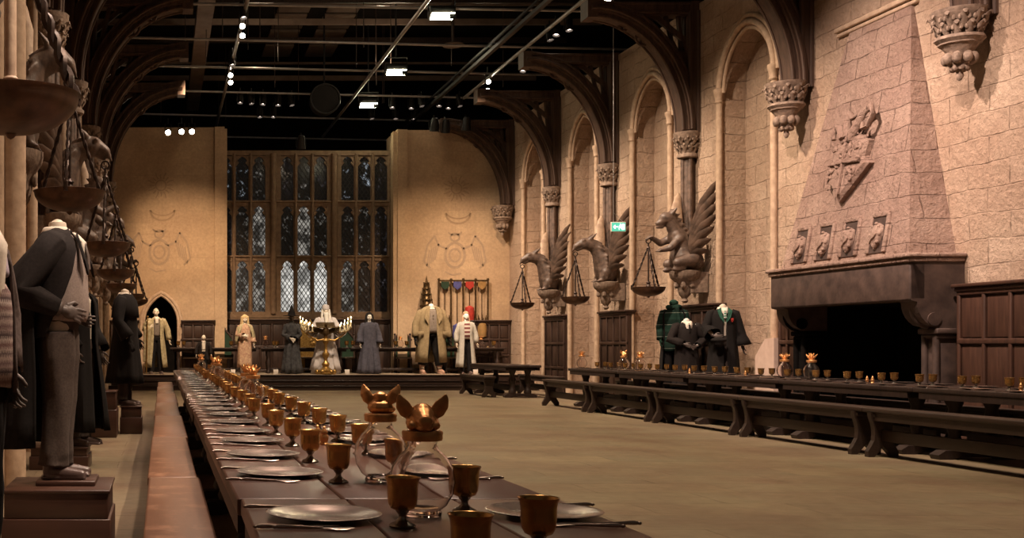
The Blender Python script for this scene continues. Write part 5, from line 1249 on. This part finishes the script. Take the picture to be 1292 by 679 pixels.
# ------------------------------------------------------------------ high table and chairs on the dais
for i, (x0, x1) in enumerate(((.25, 2.9), (2.95, 5.6), (5.65, 8.2), (8.25, 10.3))):
    L = x1-x0
    t = thing('high_table', '%s section from the left of the dark high table on the dais' % (ORD[i] if i else 'first'), 'table', ((x0+x1)/2, 34.62, DZ), 0, 'high table sections on the dais')
    mb = MB(); mb.box((0, 0, .75), (L, .62, .05), bev=.01); mb.box((0, 0, .69), (L-.15, .5, .07)); obj('tabletop', mb, 'table_leg', t)
    for s in (-1, 1):
        for q in (-1, 1):
            mb = MB(); mb.lathe([(.05, 0), (.055, .05), (.04, .08), (.03, .14), (.05, .24), (.06, .34), (.04, .42), (.03, .48), (.05, .54), (.05, .68)], 10, (s*(L/2-.25), q*.2, 0), cap0=True, cap1=True); obj('leg', mb, 'table_leg', t)
    mb = MB(); mb.box((0, 0, .12), (L-.5, .05, .07), bev=.01); obj('stretcher', mb, 'table_leg', t)
def gable_chair(label, x, y, gold=False):
    t = thing('high_back_chair' if not gold else 'gilded_throne', label, 'chair', (x, y, DZ), 0, None if gold else 'gabled chairs at the high table')
    m = 'gold_ornate' if gold else 'panel'
    w, h = (.26, 1.42) if gold else (.22, 1.15)
    mb = MB(); mb.box((0, 0, .46), (w*2, .44, .05), bev=.01); obj('seat', mb, 'seat', t)
    for s in (-1, 1):
        for yy_ in (-.19, .19):
            mb = MB(); mb.box((s*(w-.03), yy_, .22), (.05, .05, .44), bev=.008); obj('leg', mb, m, t)
    mb = MB(); mb.prism([(-w, .18, .46), (w, .18, .46), (w, .18, h-.12), (0, .18, h+.14), (-w, .18, h-.12)], (0, .04, 0)); obj('backrest', mb, 'green' if not gold else m, t)
    mb = MB()
    for s in (-1, 1):
        mb.box((s*(w+.01), .19, (h+.0)/2), (.055, .07, h), bev=.008); mb.bar((s*(w+.06), .19, h-.16), (0, .19, h+.18), .05, .06, (0, 1, 0), bev=.008)
        mb.ball((s*(w+.01), .19, h+.03), .035, 8)
    mb.ball((0, .19, h+.2), .035, 8)
    if gold:
        for k in range(10): mb.ball((rnd.uniform(-.2, .2), .16, rnd.uniform(.6, 1.35)), (.05, .02, .06), 8)
    obj('back_frame', mb, m, t); return t
for px, lab in ((240, 'gabled chair left of the small dark-jacketed mannequin'), (284, 'gabled chair right of the small dark-jacketed mannequin'), (440, 'gabled chair just right of the candle lectern'), (509, 'gabled chair left of the huge tan overcoat'), (566, 'gabled chair half hidden by the tan overcoat')):
    gable_chair(lab, (px-CX)*34.98/F, 34.93 if not 287 < px < 497 else 35.2)
gable_chair('gilded carved throne behind the lectern', (392-CX)*35.3/F, 35.3, True)
# pale stools and candlesticks, jugs on the high table
for i, (px, kind) in enumerate(((335, 'crown'), (505, 'crown'), (607, 'crown'))):
    jug(kind, (px-CX)*34.5/F, 34.5, DZ+.775, 1.1*i, ['squat glass jug on the high table right of the blonde mannequin', 'squat glass jug on the high table left of the tan overcoat', 'squat glass jug on the high table right of the grey coat'][i], 'glass jugs with gilt lids', 1.1)
tmp = thing('goblet', 'x', 'goblet', (0, 0, -5)); place('cup', cup_me, 'brass', tmp); place('foot', foot_me, 'silver', tmp)
for i, px in enumerate((225, 232, 292, 346, 350, 438, 446, 500, 514, 624)):
    c = dup(tmp, ((px-CX)*34.45/F, 34.55, DZ+.775), 0, '%s goblet from the left on the high table' % (ORD[i] if i else 'first'), 'goblets on the high table'); c.scale = (1.5,)*3
for o in list(tmp.children): bpy.data.objects.remove(o)
bpy.data.objects.remove(tmp)
for i, px in enumerate((281, 294, 348, 438, 600)):
    t = thing('information_card', '%s small white card from the left standing on the dais edge' % (ORD[i] if i else 'first'), 'sign', ((px-CX)*33.4/F, 33.4, DZ), 0, 'white cards on the dais edge')
    mb = MB(); mb.box((0, 0, .075), (.14, .015, .13), bev=.004); obj('card_face', mb, 'card', t); mb = MB(); mb.box((0, .03, .006), (.12, .08, .01)); obj('card_foot', mb, 'card', t)

# lectern with spread wings and candles
def lectern():
    x, y = (411-CX)*33.5/F, 33.5
    t = thing('winged_lectern', 'dark bronze lectern with spread bird wings on a turned gilt stand, dais centre', 'lectern', (x, y, DZ))
    mb = MB(); mb.lathe([(.30, 0), (.30, .04), (.24, .06), (.25, .11), (.16, .16), (.09, .22), (.12, .30), (.07, .36), (.045, .44), (.10, .54), (.11, .60), (.05, .68), (.04, .85), (.08, .92), (.10, .98), (.05, 1.04), (.07, 1.1)], 16, cap0=True, cap1=True)
    for k in range(6): a = PI*k/3; mb.ball((.25*math.cos(a), .25*math.sin(a), .07), (.07, .07, .07), 8)
    obj('stand', mb, 'gold_ornate', t)
    b = MB(); b.ball((0, 0, 1.25), (.10, .10, .16)); b.cap((0, -.02, 1.36), .06, (0, -.07, 1.46), .05); b.cap((0, -.1, 1.46), .035, (0, -.17, 1.44), .012); b.cap((0, .0, 1.15), .06, (0, .05, 1.0), .02)
    blob('bird_body', b, 'bronze', t, .014, 2)
    for s in (-1, 1):
        mb = MB()
        for k in range(7):
            f = k/6; tip = (s*(.62-.30*f), .02+.02*k, 1.42-.36*f); mb.tube([(s*.06, .02*k*.5, 1.28-.02*k), (s*(.30-.08*f), .02, 1.36-.12*f), tip], [.045, .07, .012], 8, sx=.4, up=(0, 1, 0))
        obj('wing', mb, 'bronze', t)
    mb = MB(); mb.box((0, .05, 1.43), (.55, .34, .025), bev=.006, R=Matrix.Rotation(.5, 3, 'X')); obj('book_rest', mb, 'bronze', t)
    k_ = 0
    for s in (-1, 1):
        arm = MB(); arm.tube([(0, 0, 1.02), (s*.25, .0, .98), (s*.48, 0, 1.12), (s*.60, 0, 1.24)], [.03, .028, .024, .02], 8); arm.tube([(s*.36, -.1, 1.22), (s*.60, 0, 1.24), (s*.74, -.06, 1.33)], .02, 6); obj('branch', arm, 'gold_ornate', t)
        for (dx, dy, h) in ((.40, -.10, 1.26), (.46, .06, 1.33), (.52, -.12, 1.30), (.56, .05, 1.40), (.62, -.06, 1.34), (.66, .06, 1.46), (.72, -.08, 1.38), (.74, .05, 1.50)):
            c = MB(); c.lathe([(.03, -.02), (.035, 0), (.016, .0), (.016, .13), (.001, .132)], 8, (s*dx, dy, h), cap0=True); c.tube([(s*dx, dy, h-.02), (s*.6, 0, 1.22)], .010, 5); cc = obj('candle', c, 'candle', t)
            fl = MB(); fl.lathe([(.001, .13), (.012, .145), (.010, .165), (.001, .19)], 8, (s*dx, dy, h)); obj('flame', fl, 'flame', cc)
lectern()
# tall gilt clock-like turret behind the tan coat
x, y = (541-CX)*34.6/F, 34.9
t = thing('gothic_turret', 'dark carved gothic turret rising behind the huge tan overcoat', 'carving', (x, y, DZ))
mb = MB(); mb.lathe([(.2, 0), (.2, .3), (.14, .35), (.14, 1.95), (.2, 2.0), (.2, 2.06)], 6, cap0=True, cap1=True); obj('column', mb, 'bronze', t)
mb = MB()
for k in range(4):
    z = 2.06+.17*k; r = .17-.03*k; mb.lathe([(r, z), (r*.8, z+.03), (r*.75, z+.13), (r, z+.15), (r*.7, z+.17)], 8)
    for j in range(6): a = PI*j/3; mb.tube([(r*math.cos(a), r*math.sin(a), z), (r*math.cos(a), r*math.sin(a), z+.14)], .018, 5); mb.ball((r*math.cos(a), r*math.sin(a), z+.17), .026, 6)
mb.cap((0, 0, 2.74), .05, (0, 0, 2.95), .008); obj('spire', mb, 'bronze', t)
# rack of four tall glass tubes under coloured shields
x0, x1, y = (554-CX)*35.05/F, (616-CX)*35.05/F, 35.08
t = thing('points_rack', 'tall bronze rack with four coloured shields and vessels behind the dais figures', 'rack', ((x0+x1)/2, y, DZ)); w = (x1-x0)/2
zt_ = 1.27+(CY-353)*34.9/F-DZ
fr = MB()
for k in range(5):
    xx = -w+2*w*k/4; fr.tube([(xx, 0, .0), (xx, 0, zt_)], .028, 8); fr.ball((xx, 0, zt_+.02), .045, 8)
for z in (.05, .8, zt_-.02): fr.bar((-w, 0, z), (w, 0, z), .06, .05)
for xx in (-w, w): fr.ball((xx, -.02, .75), (.09, .07, .09), 10)
obj('frame', fr, 'bronze', t)
for k, (m, z, h) in enumerate((('green', .9, .3), ('blue', 1.02, .48), ('red', 1.55, .50), ('amber', 1.05, .50))):
    xx = -w+2*w*(k+.5)/4
    mb = MB(); mb.prism([(xx-.12, -.03, zt_-.05), (xx+.12, -.03, zt_-.05), (xx+.12, -.03, zt_-.2), (xx, -.03, zt_-.30), (xx-.12, -.03, zt_-.2)], (0, .03, 0)); o = obj('shield', mb, m, t); o['label'] = m+' shield'
    mb = MB(); fr2 = MB(); fr2.tube([(xx, -.01, zt_-.3), (xx, -.01, z+h)], .014, 6); obj('hanger', fr2, 'bronze', t); mb.lathe([(.03, z), (.13, z+.05), (.15, z+h*.5), (.13, z+h-.05), (.04, z+h)], 16, (xx, 0, 0), cap0=True, cap1=True); o = obj('vessel', mb, m, t); o['label'] = m+' vessel'
    mb = MB()
    for j in range(9):
        a = 2*PI*j/9; mb.cap((xx+.12*math.cos(a), .05*math.sin(a), 1.55-.06*(k % 2)), .03, (xx+.19*math.cos(a), .05*math.sin(a), 1.72+.05*math.sin(a)), .012, 6)
    if k in (0, 3): obj('carved_leaf', mb, 'bronze', t)

# emergency exit sign on a thin wire
Y = 24.0; p = at(780, 286.5, Y)
t = thing('exit_sign', 'small green emergency exit sign with running man and arrow, hanging on a wire', 'sign', p)
mb = MB(); mb.box((0, 0, 0), (.31, .04, .21), bev=.008); obj('sign_box', mb, 'card', t)
mb = MB(); mb.box((0, -.022, 0), (.285, .006, .18)); obj('sign_face', mb, 'sign', t)
mb = MB(); yy_ = -.030
def bar2(a, b, w_): mb.bar((a[0], yy_, a[1]), (b[0], yy_, b[1]), w_, .006, (0, 1, 0))
mb.box((.095, yy_, 0), (.055, .006, .12))
bar2((-.01, -.0), (-.10, 0), .022); bar2((-.105, 0), (-.07, .038), .018); bar2((-.105, 0), (-.07, -.038), .018)
mb.ball((.035, yy_, .055), (.014, .004, .014), 10); bar2((.035, .035), (.028, -.005), .022); bar2((.035, .03), (.005, .01), .010); bar2((.038, .03), (.06, .008), .010); bar2((.028, -.005), (.005, -.03), .013); bar2((.005, -.03), (.012, -.06), .011); bar2((.03, -.005), (.052, -.03), .013); bar2((.052, -.03), (.07, -.055), .011)
obj('pictogram', mb, 'sign_white', t)
mb = MB(); mb.tube([(-.10, 0, .105), (-.10, 0, 5.2)], .006, 5); mb.tube([(.10, 0, .105), (-.10, 0, .3)], .005, 5); obj('wire', mb, 'pipe', t)

# ------------------------------------------------------------------ rig under the dark ceiling
ZP = 8.8
def pipe(a, b, r, label, mat='pipe'):
    a, b = V(a), V(b); c = a
    o = obj('ceiling_pipe', MB().tube([a, b], r, 8), mat); return tag(o, label, 'pipe', 'pipes under the dark ceiling')
for i, (yl, sl) in enumerate(((3, .02), (47, .026), (82, .025), (113, .025), (143, .026), (170, .022))):
    # pipes run across the hall, sloping a little away on the right
    Yl = 7.53*F/(CY-yl); Yr = 7.53*F/(CY-yl-660*sl)
    pipe(((150-CX)*Yl/F, Yl, ZP), ((860-CX)*Yr/F, Yr, ZP), .032, '%s grey pipe crossing the hall below the ceiling, counted from the camera' % ORD[i])
for i, (x, y0, y1, z, lab) in enumerate(((5.75, 14, 41, 8.72, 'long grey pipe running down the hall centre under the ceiling'), (9.1, 14, 34.6, 8.72, 'long grey pipe running above the right roof brackets'), (1.85, 14, 40, 8.72, 'long grey pipe running above the left roof brackets'))):
    pipe((x, y0, z), (x, y1, z), .045, lab)
for i in range(26):
    x = rnd.uniform(-.5, 10); y = rnd.uniform(22, 40)
    if i % 3 == 0: x = .6+.3*i % 9
    pipe((x, y, ZP), (x, y, 12), .012, 'thin vertical hanger rod under the dark ceiling', 'iron')
for i in range(7):
    z = 10.2+.25*(i % 3); y = 21+2.9*i
    o = obj('ceiling_truss', MB().box((4.5, y, z), (16, .09, .16)).box((4.5, y, z+.5), (16, .07, .07)), 'ceil_panel' if i % 2 == 0 else 'iron'); tag(o, '%s dark cross girder high under the ceiling, counted from the camera' % ORD[i], 'girder', 'girders under the ceiling')
o = obj('ceiling_beam', MB().box((1.1, 30, 9.8), (.42, 22, .3)), 'ceil_panel'); tag(o, 'wide brown duct-like beam running along the hall at upper left', 'beam')
for c in range(2):
    for r in range(7):
        o = obj('acoustic_panel', MB().box((3.9+1.45*c, 28.2+1.75*r, 11.205), (.95, 1.45, .08), bev=.02), 'ceil_panel'); tag(o, '%s brown ceiling panel from the camera in the %s column' % (ORD[r], ['left', 'right'][c]), 'ceiling panel', 'brown panels under the ceiling')
p = at(572, 58, 29.0)
t = thing('ceiling_disc', 'round brown disc hanging under the ceiling behind the brightest floodlight', 'disc', p)
obj('disc', MB().lathe([(.001, 0), (.26, 0), (.27, .02), (.24, .05), (.001, .06)], 28), 'ceil_panel', t); obj('stem', MB().tube([(0, 0, .05), (0, 0, 11.2-p.z)], .03, 8), 'iron', t)
p = at(409, 127, 34)
t = thing('round_drum', 'dark round drum hanging under the ceiling left of the floodlights', 'drum', p); obj('drum', MB().tube([(0, -.25, 0), (0, .25, 0)], .42, 24).tube([(0, 0, .3), (0, 0, 11.2-p.z)], .03, 6), 'black', t); obj('rim', MB().tube([(.43*math.cos(a), -.26, .43*math.sin(a)) for a in [2*PI*k/24 for k in range(25)]], .03, 6), 'lamp_body', t)
def flood(px, py, label):
    Y = 7.35*F/(CY-py); p = at(px, py, Y); t = thing('flood_light', label, 'lamp', p, 0, 'bright floodlights')
    R = Matrix.Rotation(-.35, 4, 'X')
    mb = MB(); mb.box((0, .06, .10), (.56, .30, .20), T=R, bev=.02); obj('housing', mb, 'lamp_body', t)
    mb = MB(); mb.box((0, .0, -.03), (.50, .24, .03), T=R, bev=.008); obj('lens', mb, 'flood', t)
    mb = MB(); mb.box((.20, -.10, -.10), (.14, .02, .14), T=R); mb.tube([(-.3, .05, .1), (-.3, .05, .38), (.3, .05, .38), (.3, .05, .1)], .02, 6); mb.tube([(0, .05, .38), (0, .05, 11.2-p.z)], .022, 6); obj('yoke', mb, 'lamp_body', t)
flood(558, 19, 'nearest and largest bright floodlight under the ceiling'); flood(500, 90, 'middle bright floodlight under the ceiling'); flood(465, 132, 'farthest bright floodlight under the ceiling')
def spot(px, py, bright, label, aim=(0, -1, -.7), Y=None, r=.10):
    Y = Y or 7.3*F/(CY-py); p = at(px, py, Y); t = thing('spotlight', label, 'lamp', p, 0, 'spotlights on the ceiling pipes')
    d = V(aim).normalized(); R = frame_mat(d).to_4x4()
    mb = MB(); mb.lathe([(.001, -.34), (r*.7, -.33), (r*.9, -.25), (r, -.05), (r*1.1, .0), (r*1.15, .06), (r*1.05, .06), (r*.95, 0), (r*.9, -.02)], 16, T=R); obj('housing', mb, 'lamp_body', t)
    mb = MB(); mb.lathe([(.001, .015), (r*.6, .012), (r*.96, .0)], 16, T=R); obj('lens', mb, 'lens' if bright == 2 else ('lens_soft' if bright == 1 else 'lamp_body'), t)
    up = p+V((0, .05, .02)); mb = MB(); mb.tube([(-r*1.2, .05, 0), (-r*1.2, .05, .25), (r*1.2, .05, .25), (r*1.2, .05, 0)], .014, 6); mb.tube([(0, .05, .25), (0, .05, .42)], .02, 6); obj('yoke', mb, 'lamp_body', t)
sn = 0
for px, py in ((212, 167), (229, 166), (242, 166)):
    spot(px, py, 2, '%s of the three bright spotlights above the left pier' % ['leftmost', 'middle', 'rightmost'][sn], (.1, -1, -.35), 34.0, .075); sn += 1
for i, (px, py) in enumerate(((306, 33), (306, 45), (291, 95), (291, 104), (616, 103), (615, 114), (753, 22), (766, 1))):
    spot(px, py, 2, ['upper lamp of the nearer bright pair at upper left', 'lower lamp of the nearer bright pair at upper left', 'upper lamp of the farther bright pair at upper left', 'lower lamp of the farther bright pair at upper left', 'upper lamp of the bright pair above the right brackets', 'lower lamp of the bright pair above the right brackets', 'bright spotlight near the nearest right bracket tip', 'bright spotlight at the top edge above the right brackets'][i], (-.1, -1, -.3), None, .06)
for i, (px, py) in enumerate(((303, 128), (317, 129), (332, 130), (351, 131), (368, 131), (495, 134), (519, 135), (532, 132), (554, 132), (566, 135), (580, 132), (328, 146), (345, 146), (469, 148), (499, 148), (523, 149), (307, 20), (293, 80), (660, 88), (672, 80), (694, 48), (702, 42), (718, 36))):
    spot(px, py, 1, '%s small dim theatre lamp in the row under the ceiling' % ORD[i], (.2*math.sin(i*2), -.2, -1), None, .075)
for i, (px, py) in enumerate(((548, 163), (562, 165), (588, 162), (380, 185))):
    spot(px, py, 0, '%s unlit black lamp hanging before the back wall' % ORD[i], (0, .3, -1), 34.2, .12)
o = obj('lighting_track', MB().box((8.15, 30.5, 8.55), (.10, 16, .08)).box((8.15, 30.5, 8.75), (.05, 16, .05)), 'lamp_body'); tag(o, 'black lighting track carrying the lamps above the right brackets', 'track')

# ------------------------------------------------------------------ light
def lamp(kind, loc, power, col=(1, .78, .55), aim=None, size=.15, angle=70, blend=.6, sy=None):
    d = bpy.data.lights.new('light', kind); d.energy = power; d.color = col
    if kind == 'SPOT': d.spot_size = math.radians(angle); d.spot_blend = blend; d.shadow_soft_size = size
    elif kind == 'AREA': d.shape = 'RECTANGLE'; d.size = size; d.size_y = sy or size
    else: d.shadow_soft_size = size
    o = bpy.data.objects.new('light', d); C.objects.link(o); o.location = loc
    if aim: o.rotation_euler = (V(aim)-V(loc)).to_track_quat('-Z', 'Y').to_euler()
    return o
WARM = (1, .68, .42); PEACH = (1, .77, .58); PINK = (1, .76, .64)
for y in (13.5, 17.2, 21.0, 25.0, 29.0, 33.0):   # wash on the right wall
    lamp('SPOT', (6.2, y-2.0, 8.5), 2000 if y < 20 else 1600, PINK if y < 20 else PEACH, (10.6, y, 2.6), .12, 70, 1)
for x, p in ((.6, 1650), (8.6, 1400)): lamp('SPOT', (x+(.4 if x < 4 else -.4), 29.0, 8.5), p*1.15, WARM, (x, 35.2, 2.4), .1, 52, 1)
for x in (1.2, 4.0, 6.2, 8.6): lamp('SPOT', (x, 29.0, 8.5), 900, (1, .82, .62), (x, 34.0, 1.2), .08, 34, .7)
for y in (8, 13, 18, 23, 28): lamp('SPOT', (5.2, y, 8.6), 900, (1, .78, .52), (5.0, y+.5, 0), .3, 95, .9)
for y in (6.5, 11, 15.5, 20, 25): lamp('SPOT', (3.2, y-1.2, 8.4), 800, (1, .76, .55), (-1.4, y, 2.2), .1, 60, .8)
lamp('SPOT', (1.6, 9.5, 8.4), 500, (1, .80, .66), (-.4, 7.0, .7), .08, 50, .6)
for y in (5.0, 10.0, 15.5, 21.0): lamp('SPOT', (.3, y+1.5, 7.6), 420, (1, .74, .60), (-.45, y, 0), .1, 42, .8)  # unseen spots added to brighten the floor strip left of the bench
lamp('SPOT', (3.0, 4.6, 7.8), 700, (1, .78, .62), (-.6, 6.6, 1.5), .06, 30, .6)  # unseen spot added to brighten the foreground figure's jumper
for x, y in ((5.0, 26), (6.5, 32), (2.6, 31), (5.2, 21)): lamp('POINT', (x, y, 9.3), 22, (1, .80, .55), size=.1)  # point lamps added to brighten the ceiling, in place of floodlight spill
for y in (3.0, 8.0, 14.0): lamp('SPOT', (1.6, y+2.2, 7.8), 330, (1, .70, .52), (.6, y, .8), .10, 60, .8)
w = bpy.data.worlds.new('world'); bpy.context.scene.world = w; w.use_nodes = True
w.node_tree.nodes['Background'].inputs[0].default_value = (1, .75, .55, 1); w.node_tree.nodes['Background'].inputs[1].default_value = .02

# ------------------------------------------------------------------ camera
cd = bpy.data.cameras.new('camera'); cam = bpy.data.objects.new('camera', cd); C.objects.link(cam)
cam.location = (0, 0, CZ); cam.rotation_euler = (PI/2, 0, 0)
cd.sensor_fit = 'HORIZONTAL'; cd.sensor_width = 36; cd.lens = F/1292*36
cd.shift_x = (646-CX)/1292; cd.shift_y = (CY-339.5)/1292; cd.clip_start = .05; cd.clip_end = 200
sc = bpy.context.scene; sc.camera = cam
sc.view_settings.view_transform = 'Standard'; sc.view_settings.look = 'None'; sc.view_settings.gamma = 1; sc.view_settings.use_curve_mapping = False
sc.view_settings.exposure = 1.0
